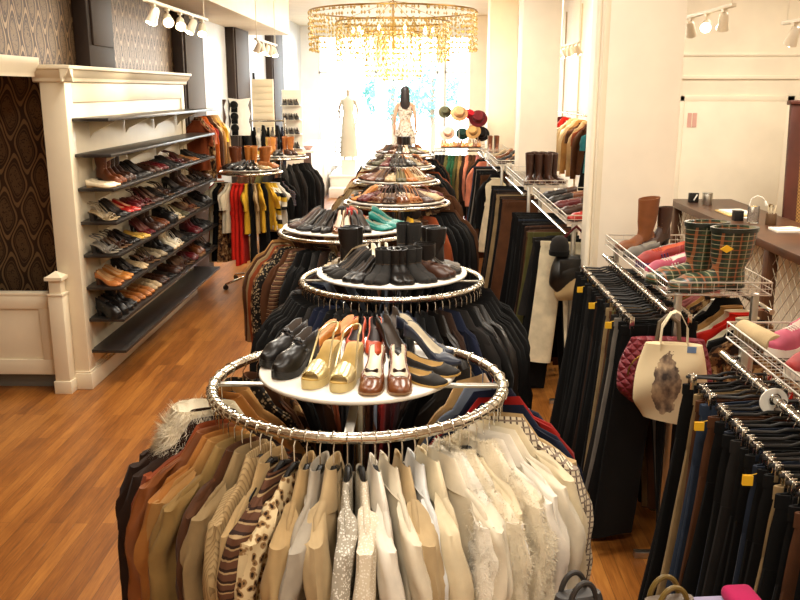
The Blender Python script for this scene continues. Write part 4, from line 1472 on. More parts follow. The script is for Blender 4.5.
# ------------------------------------------------------------------ shoes on the shoe wall
rs = random.Random(23)
SHELFNAME = {2: 'third', 3: 'fourth', 4: 'fifth', 5: 'sixth', 6: 'seventh'}
SHADES = ['black'] * 11 + ['black suede', 'dark brown', 'dark brown', 'dark brown', 'brown', 'brown', 'brown', 'tan', 'beige', 'burgundy', 'burgundy', 'snakeskin', 'grey', 'bronze', 'olive', 'dark brown', 'black suede', 'cream']
fixed = {2: [('flat', 'cream'), ('ankle', 'brown'), ('ankle', 'dark brown'), ('pump', 'black')], 3: [('sandal', 'snakeskin'), ('pump', 'black'), ('court', 'red'), ('loafer', 'burgundy')], 4: [('sandal', 'grey'), ('sandal', 'dark brown'), ('court', 'black'), ('flat', 'gold')],
         5: [('court', 'tan'), ('court', 'caramel'), ('pump', 'black'), ('flat', 'beige')], 6: [('clog', 'black'), ('ankle', 'black'), ('loafer', 'tan'), ('loafer', 'tan'), ('loafer', 'beige')]}
for si in (2, 3, 4, 5, 6):
    z = SHZ[si] + .001
    y = 6.44
    i = 0
    pair = 0
    while y < 9.55:
        if pair < len(fixed[si]):
            kd, sd = fixed[si][pair]
        else:
            kd = rs.choices(['pump', 'court', 'flat', 'loafer', 'sandal', 'ankle', 'clog'], [6, 5, 3, 5, 4, 2, 1])[0]
            sd = rs.choice(SHADES)
            if si == 4 and pair == 8 or si == 5 and pair == 7: sd = 'cream'
            if si == 5 and pair == 8: sd = 'white'
        yaw = rs.uniform(-.25, .12) - .12
        gap = .098 if kd not in ('clog', 'loafer', 'ankle') else .106
        for q in range(2):
            i += 1
            place_shoe(kd, sd, (-2.385 + rs.uniform(-.01, .02), y, z), yaw + (.05 if q else -.05), '%s %s, %s from the near end of the %s shelf from the top' % (sd, SHOE_NAME[kd].replace('_', ' '), nth(i), SHELFNAME[si]), 'shoes on the %s wall shelf' % SHELFNAME[si])
            y += gap
        y += .022
        pair += 1

# ------------------------------------------------------------------ shoes on the round racks
def top(ri): return RK[ri][5] + .001
Z1 = top(0)
def pair_on(kind, shade, p, q, rz, where, group, rz2=None, k=.86):
    out = []
    for xy, s, a in ((p, 'left', rz), (q, 'right', rz if rz2 is None else rz2)):
        out.append(place_shoe(kind, shade, (xy[0], xy[1], Z1), a, '%s %s %s %s' % (s, shade, SHOE_NAME[kind].replace('_', ' '), where), group, k=k))
    return out
D = math.radians
G1 = 'shoes on the nearest round rack'
pair_on('clog', 'black', (-.425, 2.652), (-.374, 2.545), D(-128), 'at the left of the nearest disc', G1, D(-124), k=.76)
pair_on('wedge', 'pale gold', (-.286, 2.474), (-.207, 2.449), D(-110), 'in the front middle of the nearest disc', G1, D(-104), k=.80)
bows = pair_on('court', 'bronze', (-.128, 2.43), (-.052, 2.432), D(-95), 'with bow at the front of the nearest disc', G1, D(-87), k=.86)
for o in bows:
    g = G()
    for s_ in (-1, 1):
        g.tube([(0, 0, 0), (0, s_ * .006, 0), (0, s_ * .018, .002), (0, s_ * .022, .002)], [.003, .004, .0085, .006], 8)
    g.lathe([(0, -.004), (.005, 0), (0, .005)], (0, 0, 0), 8)
    put('bow', g.mesh('bow'), leather('2A120A', .3), o, (.036, 0, .062))
pair_on('flat', 'black espadrille', (.004, 2.467), (.042, 2.557), D(-32), 'lying right of the bronze flats, nearest disc', G1, D(-28), k=.80)
pair_on('pump', 'navy', (.052, 2.662), (.028, 2.765), D(-32), 'at the right back of the nearest disc', G1, D(-28), k=.84)
pair_on('court', 'caramel', (-.345, 2.76), (-.285, 2.815), D(-140), 'at the left back of the nearest disc', G1, D(-136), k=.84)
pair_on('court', 'orange red', (-.205, 2.80), (-.14, 2.80), D(-95), 'at the back of the nearest disc', G1, D(-88), k=.78)
pair_on('pump', 'black', (-.075, 2.73), (-.055, 2.83), D(-62), 'at the back of the nearest disc', G1, D(-66), k=.82)

def arc(ri, rad, a0, a1, items, tier, out=True, jit=6, seed=0, rank=None, rack=None, pairgap=.4, dz=0, low=1):
    cx, cy = (rack or RK[ri])[:2]
    zt = (rack or RK[ri])[5] + .001 + dz
    rr = random.Random(seed)
    n = len(items)
    pos = []
    for i, (kd, sd) in enumerate(items):
        u = (i // 2 + .5 + (pairgap / 2 if i % 2 else -pairgap / 2) * .9) / (n / 2)
        a = D(a0 + (a1 - a0) * u)
        pos.append((cx + rad * math.cos(a), cy + rad * math.sin(a), zt, a, kd, sd))
    order = sorted(range(n), key=lambda i: screen_x(pos[i]))
    for k, i in enumerate(order):
        x, y, z, a, kd, sd = pos[i]
        o = place_shoe(kd, sd, (x, y, z), a + (0 if out else PI) + D(rr.uniform(-jit, jit)), '%s %s, %s from the left %s' % (sd, SHOE_NAME[kd].replace('_', ' '), nth(k + 1), tier), tier)
        if kd in ('ankle', 'tall'):
            o.scale.z *= low
def pr(*ps):
    return [p for p in ps for _ in (0, 1)]
arc(1, .245, -205, 25, pr(('sandal', 'snakeskin'), ('pump', 'black'), ('pump', 'black suede'), ('court', 'black'), ('ankle', 'black suede'), ('ankle', 'black'), ('ankle', 'black suede'), ('loafer', 'dark brown'), ('ankle', 'black'), ('court', 'grey')), 'in the outer row on the second disc', seed=1, low=.62)
arc(1, .16, 0, 180, pr(('ankle', 'black'), ('ankle', 'black suede'), ('court', 'white'), ('ankle', 'black')), 'in the back row on the second disc', seed=2, out=False, low=.9)
arc(2, .29, -195, -55, pr(('pump', 'black'), ('pump', 'dark brown'), ('pump', 'black'), ('pump', 'black'), ('pump', 'bronze'), ('pump', 'black')), 'in the front row on the third disc', seed=3)
arc(2, .29, -48, 12, pr(('flat', 'teal'), ('court', 'teal'), ('pump', 'teal')), 'in the teal group right of the third disc', seed=4)
arc(2, .14, -60, 150, pr(('pump', 'red'), ('court', 'salmon') if 'salmon' in PAL else ('court', 'burgundy'), ('pump', 'black')), 'in the back row on the third disc', seed=5)
BR = ['dark brown', 'brown', 'black', 'tan', 'bronze', 'black', 'snakeskin', 'brown', 'beige', 'caramel', 'burgundy', 'dark brown', 'olive', 'black']
def rnd(n, seed, kinds):
    r = random.Random(seed)
    return pr(*[(r.choice(kinds), r.choice(BR)) for _ in range(n)])
for ri, nm in ((3, 'fourth'), (4, 'fifth'), (5, 'sixth'), (6, 'seventh')):
    arc(ri, .295, -205, 25, rnd(12, ri, ['pump', 'court', 'pump', 'loafer', 'sandal']), 'in the outer row on the %s disc' % nm, seed=ri)
    arc(ri, .14, -100, 170, (rnd(5, ri + 20, ['pump', 'court', 'pump', 'sandal']) if ri < 6 else pr(('ankle', 'black'), ('ankle', 'black'), ('ankle', 'dark brown'))), 'in the inner row on the %s disc' % nm, seed=ri + 9)
arc(0, .225, -190, 10, pr(('flat', 'orange'), ('loafer', 'black'), ('court', 'black'), ('court', 'black'), ('flat', 'beige'), ('loafer', 'tan')), 'in the front row of the nearer small rack', seed=30, rack=LK[0])
arc(0, .12, 0, 190, pr(('tall', 'tan'), ('tall', 'caramel'), ('tall', 'brown')), 'in the back row of the nearer small rack', seed=31, low=.62, rack=LK[0], out=False)
arc(0, .235, -190, 10, pr(('ankle', 'gold'), ('ankle', 'caramel'), ('loafer', 'black'), ('loafer', 'dark brown'), ('flat', 'beige')), 'in the front row of the farther small rack', seed=32, rack=LK[1])
arc(0, .10, 20, 190, pr(('tall', 'tan'), ('tall', 'brown')), 'in the back row of the farther small rack', seed=33, low=.62, rack=LK[1], out=False)

# ------------------------------------------------------------------ floor racks with wire baskets down the right
def floor_rack(label, x0, x1, y0, y1, zr=1.40, rail=1.27):
    t = thing('floor_rack', label, 'clothes rack', (x0, y0, 0), group='two-sided floor racks down the right')
    w, d = x1 - x0, y1 - y0
    for yy in (.03, d - .03):
        for xx in (.06, w - .06):
            g = G(); g.box((xx - .015, yy - .015, .03), (xx + .015, yy + .015, zr - .055)); put('upright', g.mesh('upright', .003), STEEL, t)
        g = G(); g.box((-.06, yy - .018, 0), (w + .06, yy + .018, .035)); put('foot', g.mesh('foot', .004), STEEL, t)
        g = G(); g.box((.06, yy - .012, .30), (w - .06, yy + .012, .325)); put('crossbar', g.mesh('crossbar', .003), STEEL, t)
    for xx in (.0, w):
        g = G(); g.tube([(xx, -.03, rail), (xx, d + .02, rail)], .013, 12)
        for yy in (.03, d - .03):
            g.box((min(xx, .06 if xx < .1 else w - .06), yy - .006, rail - .006), (max(xx, .06 if xx < .1 else w - .06), yy + .006, rail + .006))
        put('hanging_rail', g.mesh('hanging_rail'), CHROME, t)
    zb = zr - .058
    a, b = .0, w
    loop = lambda z: [(a, 0, z), (b, 0, z), (b, d, z), (a, d, z)]
    g = G()
    def edge(p, q, r):
        g.tube([p, q], r, 6)
    for z, r in ((zr, .0042), (zb, .0035), ((zr + zb) / 2, .002)):
        L = loop(z)
        for i in range(4):
            edge(L[i], L[(i + 1) % 4], r)
    put('basket_rim', g.mesh('basket_rim'), WIRE, t)
    g = G()
    n = int(d / .035)
    for i in range(n + 1):
        y = d * i / n
        g.tube([(a, y, zr), (a, y, zb), (b, y, zb), (b, y, zr)], .0016, 5)
    m = int(w / .05)
    for i in range(m + 1):
        x = a + w * i / m
        g.tube([(x, 0, zr), (x, 0, zb), (x, d, zb), (x, d, zr)], .0016, 5)
    bs = put('basket_mesh', g.mesh('basket_mesh'), WIRE, t)
    return t
FR = [(1.17, 1.63, 1.75, 3.17), (1.14, 1.61, 3.86, 5.19), (1.04, 1.49, 6.02, 7.80), (1.02, 1.45, 8.40, 10.0), (.99, 1.40, 10.85, 12.6), (.98, 1.36, 12.95, 14.1)]
FN = ['nearest', 'second', 'third', 'fourth', 'fifth', 'sixth']
for i, q in enumerate(FR):
    floor_rack('%s steel floor rack with a wire basket, right of the aisle' % FN[i], *q)

def rail_run(fi, side, items, y0, y1, where, seed, hangers=False, tw=8, z=1.27):
    x0, x1 = FR[fi][:2]
    x = x0 if side == 0 else x1
    rr = random.Random(seed)
    n = len(items)
    for i, it in enumerate(items):
        kind, shade = it[0], it[1]
        y = y0 + (y1 - y0) * (i + .5) / n
        lb = '%s %s, %s from the camera %s' % (shade, kind, nth(i + 1), where)
        if kind == 'trousers':
            lb = '%s trousers, %s from the camera %s' % (shade, nth(i + 1), where)
        hp = None
        if hangers:
            hp = (CLP, 'clip hanger of the %s garment from the camera %s' % (nth(i + 1), where), 'clip_hanger')
        o = hang(FLAT, kind, shade, (x, y, z), PI + D(rr.uniform(-tw, tw)) + (0 if side == 0 else PI), lb, 'garments ' + where, it[2] if len(it) > 2 else rr.randrange(9), hp, 'clip hangers ' + where)
        if fi == 2 and i == 0:
            o.scale = (.85, 1, .84)
        if hangers and i % 8 == 2:
            g = price_tag()
            p = put('price_tag', g, YTAG, o, (.145, .0, 0))
_pt = []
def price_tag():
    if not _pt:
        g = G()
        for s_ in (-1, 1):
            g.box((.055, s_ * .004 - .001, -.135), (.085, s_ * .004 + .001, -.105))
        g.tube([(.03, 0, -.095), (.07, 0, -.107)], .001, 4)
        _pt.append(g.mesh('price_tag'))
    return _pt[0]
PAN = ['black'] * 9 + ['charcoal', 'charcoal', 'dark brown', 'dark denim', 'dark denim', 'brown', 'olive', 'grey', 'denim blue', 'navy']
def pants(n, seed, pre=(), extra=()):
    r = random.Random(seed)
    out = [('trousers', s) for s in pre]
    while len(out) < n:
        out.append(('trousers', r.choice(PAN)))
    return out
rail_run(0, 0, [('trousers', s) for s in ('brown', 'taupe', 'black', 'charcoal', 'black', 'brown', 'black', 'black', 'taupe', 'black', 'black', 'dark denim', 'black', 'black', 'charcoal', 'black', 'dark denim', 'black', 'brown', 'black', 'denim blue', 'denim blue', 'brown', 'taupe', 'black', 'black')], 1.80, 3.12, "on the nearest floor rack's aisle side", 51, True, 13)
rail_run(1, 0, [('trousers', s) for s in ('black', 'black', 'grey', 'charcoal', 'brown', 'olive', 'taupe', 'charcoal', 'black', 'black', 'black', 'dark brown', 'black', 'black', 'black', 'black', 'charcoal', 'black', 'black', 'black', 'black', 'black', 'black', 'black')], 3.92, 5.10, "on the second floor rack's aisle side", 52, True, 13)
SEP = [('blouse', 'black'), ('blouse', 'bright red'), ('blouse', 'white'), ('blouse', 'cream'), ('blouse', 'grey blue'), ('blouse', 'brown patterned'), ('dress', 'black'), ('blouse', 'pink'), ('jacket', 'black'), ('blouse', 'tan')]
def sep(n, seed):
    r = random.Random(seed)
    return [r.choice(SEP) for _ in range(n)]
rail_run(1, 1, [('blouse', 'brown patterned'), ('blouse', 'black'), ('blouse', 'cream'), ('blouse', 'bright red')] + sep(12, 3), 3.92, 5.10, "on the second floor rack's counter side", 53)
rail_run(0, 1, [('blouse', 'black')] * 3 + sep(9, 4) + [('blouse', 'bright red'), ('blouse', 'white'), ('blouse', 'brown patterned'), ('blouse', 'bright red')], 2.05, 3.14, "on the nearest floor rack's counter side", 54)
rail_run(2, 0, [('trousers', 'cream'), ('trousers', 'black'), ('trousers', 'black'), ('skirt', 'charcoal'), ('trousers', 'black'), ('dress', 'black')] + pants(10, 7, ('olive', 'brown', 'brown', 'dark brown', 'brown', 'black')) + [('trousers', 'black')] * 4, 6.06, 7.75, "on the third floor rack's aisle side", 55, tw=18)
rail_run(3, 0, pants(14, 8, ('brown', 'brown', 'black', 'brown', 'dark brown', 'taupe', 'black', 'brown')), 8.45, 9.95, "on the fourth floor rack's aisle side", 56, tw=18)
rail_run(4, 0, [('dress', 'cream'), ('coat', 'black')] + pants(12, 9), 10.9, 12.55, "on the fifth floor rack's aisle side", 57, tw=18)
rail_run(5, 0, [('jacket', 'salmon'), ('jacket', 'black'), ('dress', 'maroon'), ('coat', 'black'), ('jacket', 'brown'), ('dress', 'red'), ('coat', 'charcoal'), ('dress', 'black')], 13.0, 14.05, "on the sixth floor rack's aisle side", 58)

t = thing('size_divider', 'round white size divider on the rail of the nearest floor rack', 'size divider', (1.17, 2.70, 1.27))
g = G(); g.grid([[V((r * math.cos(a), y, r * math.sin(a) - .012)) for a in [2 * PI * i / 24 for i in range(24)]] for r, y in ((.014, -.002), (.046, -.002), (.046, .002), (.014, .002))], True, cv=True)
put('disc', g.mesh('disc'), WTAG, t)
t = thing('paper_note', 'small pinkish paper note on the wall beside the big column', 'note', (2.90, 9.565, 1.86))
for k_ in range(2):
    g = G(); g.box((k_ * .055, 0, 0), (k_ * .055 + .045, .003, .15)); put('slip', g.mesh('slip'), plain('pink_paper', 'D9A99A', .7), t)
# cross rack facing the camera below the hat stand
CRX0, CRX1, CRY = .22, 1.06, 13.75
t = thing('straight_rack', 'straight rack of coats below the hat stand, across the aisle end', 'clothes rack', (CRX0, CRY, 0))
g = G(); g.tube([(0, 0, 1.32), (CRX1 - CRX0 - .04, 0, 1.32)], .014, 10); put('hanging_rail', g.mesh('hanging_rail'), CHROME, t)
for xx in (.02, CRX1 - CRX0 - .06):
    g = G(); g.cyl((xx, 0, .03), (xx, 0, 1.32), .014, n=10); put('upright', g.mesh('upright'), CHROME, t)
    g = G(); g.box((xx - .015, -.25, 0), (xx + .015, .25, .03)); put('foot', g.mesh('foot', .003), CHROME, t)
g = G(); g.box((.05, -.02, 1.36), (CRX1 - CRX0 - .08, .3, 1.38)); g.box((.05, -.02, 1.31), (.07, .3, 1.36)); put('top_shelf', g.mesh('top_shelf', .003), WHITEP, t)
row = [('coat', 'black'), ('jacket', 'black'), ('coat', 'black'), ('coat', 'olive'), ('coat', 'forest green'), ('coat', 'forest green'), ('coat', 'olive'), ('coat', 'khaki'), ('coat', 'dark brown'), ('jacket', 'salmon'), ('coat', 'brown'), ('coat', 'brown'), ('jacket', 'pink')]
for i, (kd, sd) in enumerate(row):
    x = CRX0 + .05 + (CRX1 - CRX0 - .14) * (i + .5) / len(row)
    hang(FLAT, kd, sd, (x, CRY, 1.32), -PI / 2 + D(-14), '%s %s, %s from the left on the straight rack below the hats' % (sd, kd, nth(i + 1)), 'coats on the straight rack', i)
# hat stand with hats
t = thing('hat_stand', 'white wire hat stand on the shelf of the straight rack', 'hat stand', (.73, CRY + .14, 1.38))
HP = [(-.30, .10, .54), (-.08, .02, .52), (.10, .10, .50), (.22, .02, .44), (-.26, -.02, .22), (-.02, .10, .20), (.14, -.04, .24), (.28, .08, .20)]
g = G()
g.box((-.36, -.1, 0), (.34, .1, .012))
put('stand_base', g.mesh('stand_base', .003), WIRE, t)
for x, y, z in HP:
    g = G(); g.cyl((x, y, .01), (x, y, z), .006, n=8)
    put('peg', g.mesh('peg'), WIRE, t)
HC = [('olive felt', '4A4A38', .06), ('beige straw', 'C2966E', .08), ('red felt', 'B01A2A', .055), ('maroon velvet', '5A1A20', .085), ('pale pink', 'D9B6A4', .07), ('dark green', '1E3A34', .06), ('tan straw', 'B08A58', .07), ('black felt', '1A1616', .075)]
for i, ((x, y, z), (nm, hx, r)) in enumerate(zip(HP, HC)):
    h = thing('hat', '%s brimmed hat on the hat stand' % nm, 'hat', (.73 + x, CRY + .14 + y, 1.38 + z), group='hats on the hat stand', rot=(D(62), 0, D(RN.uniform(-25, 25))))
    r *= .95
    m = fabric(hx)
    g = G(); g.lathe([(r * 1.05, -.012), (r * 1.75, -.022), (r * 1.8, -.018), (r * 1.05, .0)], n=24, cap0=False, cap1=False); put('brim', g.mesh('brim'), m, h)
    g = G(); g.lathe([(r * 1.06, -.012), (r * 1.04, r * .6), (r * .85, r * 1.0), (r * .3, r * 1.02), (0, r * .95)], n=24, cap0=False, cap1=False); put('crown', g.mesh('crown'), m, h)
    g = G(); g.lathe([(r * 1.08, 0), (r * 1.075, r * .25), (r * 1.03, r * .25), (r * 1.03, 0)], n=24, cap0=False, cap1=False); put('band', g.mesh('band'), leather('2A1C14'), h)
for i in range(10):
    x = .40 + i * .062
    place_shoe('court', ['tan', 'caramel', 'beige', 'tan', 'brown', 'caramel', 'tan', 'beige', 'brown', 'tan'][i], (x, CRY + .02, 1.382), D(-95 + RN.uniform(-6, 6)), '%s court shoe, %s from the left under the hat stand' % (['tan', 'caramel', 'beige', 'tan', 'brown', 'caramel', 'tan', 'beige', 'brown', 'tan'][i], nth(i + 1)), 'shoes under the hat stand')

# ------------------------------------------------------------------ things in the wire baskets
ZB = 1.40 - .058 + .003
PL = pattern('plaid', ('222E20', '34442C', '161E18', '9A5A34', 'B8AC8A'), 'green_tartan_rubber')
for k, (x, y) in enumerate(((1.345, 3.955), (1.275, 4.115))):
    t = thing('wellington_boot', ('green tartan wellington boot at the front edge of the second wire basket', 'green tartan wellington boot behind the front one in the second wire basket')[k], 'boot', (x, y, ZB), D(186 + 4 * k), 'tartan wellington boots')
    t.scale = (1.4, 1.3, .80)
    for pn, me, key in SH['wellington']:
        put(pn, me, PL if pn in ('upper', 'shaft') else leather('1A2018', .3), t)
    if k == 0:
        g = G(); g.box((-.016, -.0015, -.016), (.016, .0015, .016), M=Matrix.Translation((-.03, .066, .26)) @ Matrix.Rotation(.78, 4, 'Y')); put('price_sticker', g.mesh('price_sticker'), YTAG, t)
place_shoe('tall', 'chestnut', (1.27, 5.02, ZB), D(200), 'chestnut lace boot at the back of the second wire basket', 'boots in the baskets').scale = (1.0, 1.25, .72)
place_shoe('ankle', 'dark brown', (1.40, 5.06, ZB), D(215), 'dark brown ankle boot beside the chestnut lace boot', 'boots in the baskets')
for k, (x, y) in enumerate(((1.25, 4.78), (1.33, 4.70))):
    place_shoe('loafer', 'grey', (x, y, ZB), D(205), 'grey loafer before the chestnut boot, %s one' % ('outer', 'inner')[k], 'grey loafers in the second basket')
def sneak(body, stripe, lace, p, rz, label):
    t = thing('sneaker', label, 'sneaker', p, rz, 'sneakers in the baskets')
    for pn, me, key in SH['sneaker']:
        m = {'upper': [body, lace], 'sole': [stripe], 'laces': [lace], 'side_stripe': [stripe]}[pn]
        put(pn, me, m, t)
    return t
c_red, c_pur, c_pink, c_or, c_wh = leather('8E241C', .6), leather('4A3460', .6), leather('A8455A', .65), leather('C0552A', .5), leather('DDD0C0', .6)
sneak(c_red, c_pur, c_or, (1.27, 4.52, ZB), D(198), 'red running shoe with purple sole, front one in the second basket')
sneak(c_red, c_pur, c_or, (1.36, 4.62, ZB), D(196), 'red running shoe with purple sole, behind its twin in the second basket')
sneak(c_pink, c_wh, c_wh, (1.25, 4.26, ZB), D(200), 'pink trainer with white sole, front one in the second basket')
sneak(c_pink, c_wh, c_wh, (1.35, 4.37, ZB), D(204), 'pink trainer with white sole, behind its twin in the second basket')
g = G(); g.box((-.09, -.06, 0), (.09, .06, .05))
t = thing('folded_scarf', 'white folded scarf behind the tartan boots', 'scarf', (1.49, 4.3, ZB), .3); put('scarf_fold', g.mesh('scarf_fold', .018, segs=3), CL['white'], t)
g = G(); g.box((-.085, -.055, .05), (.085, .055, .08)); put('upper_fold', g.mesh('upper_fold', .014, segs=3), CL['white'], t)
# nearest basket
c_br = leather('8E1F1C', .6)
for k, (x, y, b, a) in enumerate(((1.33, 2.98, c_pink, 215), (1.45, 3.04, c_pink, 205), (1.31, 2.72, c_br, 200), (1.43, 2.80, c_br, 195), (1.30, 2.48, c_br, 195), (1.44, 2.55, c_red, 205))):
    sneak(b, c_wh, c_wh if k != 1 else c_pink, (x, y, ZB), D(a), '%s canvas trainer, %s from the back of the nearest wire basket' % (('pink', 'pink', 'dark red', 'dark red', 'dark red', 'red')[k], nth(k + 1)))
g = G(); g.tube([(-.11, 0, .038), (.11, 0, .038)], .038, 18)
t = thing('rolled_belt', 'beige rolled cloth at the back corner of the nearest wire basket', 'cloth roll', (1.235, 3.03, ZB), D(100)); put('roll', g.mesh('roll', .006), CL['sand'], t)
g = G(); g.tube([(.112, .03 * math.cos(a * .9) * (1 - a / 20), .038 + .03 * math.sin(a * .9) * (1 - a / 20)) for a in range(16)], .0025, 5); put('spiral_edge', g.mesh('spiral_edge'), CL['tan'], t)
rk = random.Random(77)
for k in range(6):
    place_shoe('tall', 'dark brown', (1.10 + .055 * k + .02 * (k % 2), 8.62 + .1 * (k % 2), ZB), D(-100 + 8 * k), 'dark brown tall boot, %s from the left in the fourth wire basket' % nth(k + 1), 'boots in the fourth basket').scale = (1, 1, .72)
for k in range(10):
    y = 6.15 + k * .165
    sd = ['red', 'black', 'dark brown', 'black', 'burgundy', 'dark brown', 'black', 'brown', 'black', 'dark brown'][k]
    place_shoe('loafer', sd, (1.17 + .12 * (k % 2), y, ZB), D(190 + rk.uniform(-20, 20)), '%s loafer, %s from the camera in the third wire basket' % (sd, nth(k + 1)), 'shoes in the third basket')
for k in range(8):
    y = 11.0 + k * .2
    place_shoe('court', BR[k], (1.12 + .12 * (k % 2), y, ZB), D(190 + rk.uniform(-20, 20)), '%s court shoe, %s from the camera in the fifth wire basket' % (BR[k], nth(k + 1)), 'shoes in the fifth basket')
for k in range(4):
    place_shoe('ankle', ['brown', 'brown', 'olive', 'olive'][k], (1.08 + .1 * (k % 2), 13.1 + .12 * (k // 2), ZB), D(-95), '%s ankle boot, %s in the sixth wire basket' % (['brown', 'brown', 'olive', 'olive'][k], nth(k + 1)), 'boots in the sixth basket')

# ------------------------------------------------------------------ bags
def soft_bag(w, h, d, n=24, m=12, sag=.25, seed=0):
    g = G()
    rows = []
    r = random.Random(seed)
    ph = r.uniform(0, 6)
    for i in range(m):
        q = i / (m - 1)
        z = -h * q
        ww = w * (.80 + .38 * math.sin(PI * min(1, q * .62 + .1)) ** 1.2) * (1 - .25 * max(0, q - .8) / .2)
        dd = d * (.25 + .9 * math.sin(PI * min(1, .1 + q * .8)))
        row = []
        for j in range(n):
            t = 2 * PI * j / n
            c, s = math.cos(t), math.sin(t)
            x = ww / 2 * sgn(c) * abs(c) ** .7
            y = dd / 2 * sgn(s) * abs(s) ** .8 + .006 * math.sin(18 * x + ph + 9 * q) * (1 + q)
            row.append(V((x, y, z + .012 * math.cos(9 * x + ph) * q)))
        rows.append(row)
    g.grid(rows, True, 0, True, True)
    return g
ht = -.0
t = thing('tote_bag', 'cream cotton tote with a dark print hanging at the second floor rack', 'bag', (1.125, 3.66, 1.31), D(-10))
t.scale = (1.08, 1.08, 1.08)
g = soft_bag(.25, .33, .10, 28, 14, seed=3)
M_ = Matrix.Translation((0, 0, -.13))
g.v = [tuple(M_ @ V(p)) for p in g.v]
kk = N('cotton_print'); ob, (x, y, z) = kk.xyz()
# a loose dark figure-like blot printed on the front only
dx = kk.math('DIVIDE', kk.math('ADD', x, kk.math('MULTIPLY', kk.noise(ob, 9), .05)), .055)
dz = kk.math('DIVIDE', kk.math('ADD', z, .29), .13)
rr_ = kk.math('ADD', kk.math('MULTIPLY', dx, dx), kk.math('MULTIPLY', dz, dz))
mask = kk.math('MULTIPLY', kk.math('LESS_THAN', kk.math('ADD', rr_, kk.math('MULTIPLY', kk.noise(ob, 24, 4), 1.6)), 1.7), kk.math('LESS_THAN', y, 0))
tone = kk.ramp(kk.noise(kk.mapping(ob, (1, 1, .6)), 26, 3), [(.35, lin('3A2E28')), (.5, lin('7A6552')), (.65, lin('B59A78'))])
kk.color(kk.mix(mask, lin('D9C49C'), tone)); kk.set(Roughness=.9); kk.bump(kk.noise(ob, 500), .2, .002)
put('bag_body', g.mesh('bag_body'), kk.m, t)
for s_ in (-1, 1):
    g = G()
    pts = [V((s_ * 0 - .055, s_ * .02, -.15)), V((-.05, s_ * .018, -.06)), V((-.02, s_ * .012, -.005)), V((0, s_ * .01, .005)), V((.02, s_ * .012, -.005)), V((.05, s_ * .018, -.06)), V((.055, s_ * .02, -.15))]
    rows = []
    for p in pts:
        rows.append([p + V((-.002 if p.x > 0 else .002, -.011, 0)), p + V((.0, -.011, .003)), p + V((0, .011, .003)), p + V((-.002 if p.x > 0 else .002, .011, 0))])
    g.grid(rows, True, 0, True, True)
    put('strap', g.mesh('strap'), CL['cream'], t)
g = G(); g.box((.05, -.034, -.155), (.085, -.030, -.13)); put('blue_tab', g.mesh('blue_tab'), fabric('7A92B4'), t)
t = thing('quilted_backpack', 'dark red quilted backpack hanging behind the cream tote', 'bag', (1.13, 3.775, 1.25), D(-6))
kq = N('quilted_red'); ob, (x, y, z) = kq.xyz()
q1 = kq.math('ABSOLUTE', kq.math('SINE', kq.math('MULTIPLY', kq.math('ADD', x, z), 70)))
q2 = kq.math('ABSOLUTE', kq.math('SINE', kq.math('MULTIPLY', kq.math('SUBTRACT', x, z), 70)))
kq.color(lin('6E1420')); kq.set(Roughness=.6); kq.bump(kq.math('MINIMUM', q1, q2), .8, .01)
g = soft_bag(.36, .32, .13, 28, 14, seed=8); g.v = [(a, b, c - .09) for a, b, c in g.v]
put('bag_body', g.mesh('bag_body'), kq.m, t)
for s_ in (-1, 1):
    g = G(); g.tube([(s_ * .05, -.02, -.10), (s_ * .04, -.015, -.01), (0, 0, .02), (s_ * .13, -.075, -.16), (s_ * .14, -.06, -.32)][:3] if s_ > 0 else [(-.05, -.02, -.10), (-.04, -.015, -.01), (0, 0, .02)], .010, 8)
    put('shoulder_strap', g.mesh('shoulder_strap'), leather('5A4A34', .6), t)
g = G(); g.tube([(.16 * math.cos(a) * 1.08, -.055, -.25 + .13 * math.sin(a)) for a in [PI * i / 12 for i in range(13)]], .004, 6); put('zip', g.mesh('zip'), BRASS, t)
t = thing('shoulder_bag', 'black leather shoulder bag hanging at the third floor rack', 'bag', (1.10, 5.96, 1.32), D(8))
t.scale = (1.15, 1.1, 1.2)
g = soft_bag(.26, .22, .12, seed=11); g.v = [(a, b, c - .16) for a, b, c in g.v]; put('bag_body', g.mesh('bag_body'), CL['black leather'], t)
g = G(); g.tube([(-.1, 0, -.17), (-.07, 0, -.05), (0, 0, .01), (.07, 0, -.05), (.1, 0, -.17)], .009, 8); put('strap', g.mesh('strap'), CL['maroon'], t)
g = G(); g.box((-.11, -.066, -.27), (.11, -.05, -.17)); put('flap', g.mesh('flap', .008), CL['black leather'], t)
t = thing('knitted_cap', 'small dark knitted cap hung left of the black shoulder bag', 'hat', (.985, 5.93, 1.28), 0)
g = G(); g.lathe([(.085, -.17), (.09, -.14), (.088, -.09), (.07, -.04), (.03, -.012), (.0, -.008)], n=24, cap1=False); put('cap_crown', g.mesh('cap_crown'), CL['charcoal'], t)
t.scale = (.75, .75, .8)
g = G(); g.lathe([(.092, -.18), (.096, -.17), (.096, -.14), (.09, -.135)], n=24, cap0=False, cap1=False); put('cap_band', g.mesh('cap_band'), CL['black'], t)
g = G(); g.tube([(0, 0, -.01), (.01, 0, .01), (.05, .02, .0)], .003, 6); put('hanging_loop', g.mesh('hanging_loop'), CL['black'], t)
t = thing('paper_bag', 'beige slouchy bag at the foot of the third floor rack bags', 'bag', (1.05, 5.94, 1.04), D(-20))
g = soft_bag(.15, .22, .09, seed=19); put('bag_body', g.mesh('bag_body'), CL['beige'], t)
g = G(); g.tube([(-.05, 0, 0), (-.03, 0, .06), (.03, 0, .06), (.05, 0, 0)], .005, 6); put('handle', g.mesh('handle'), CL['tan'], t)

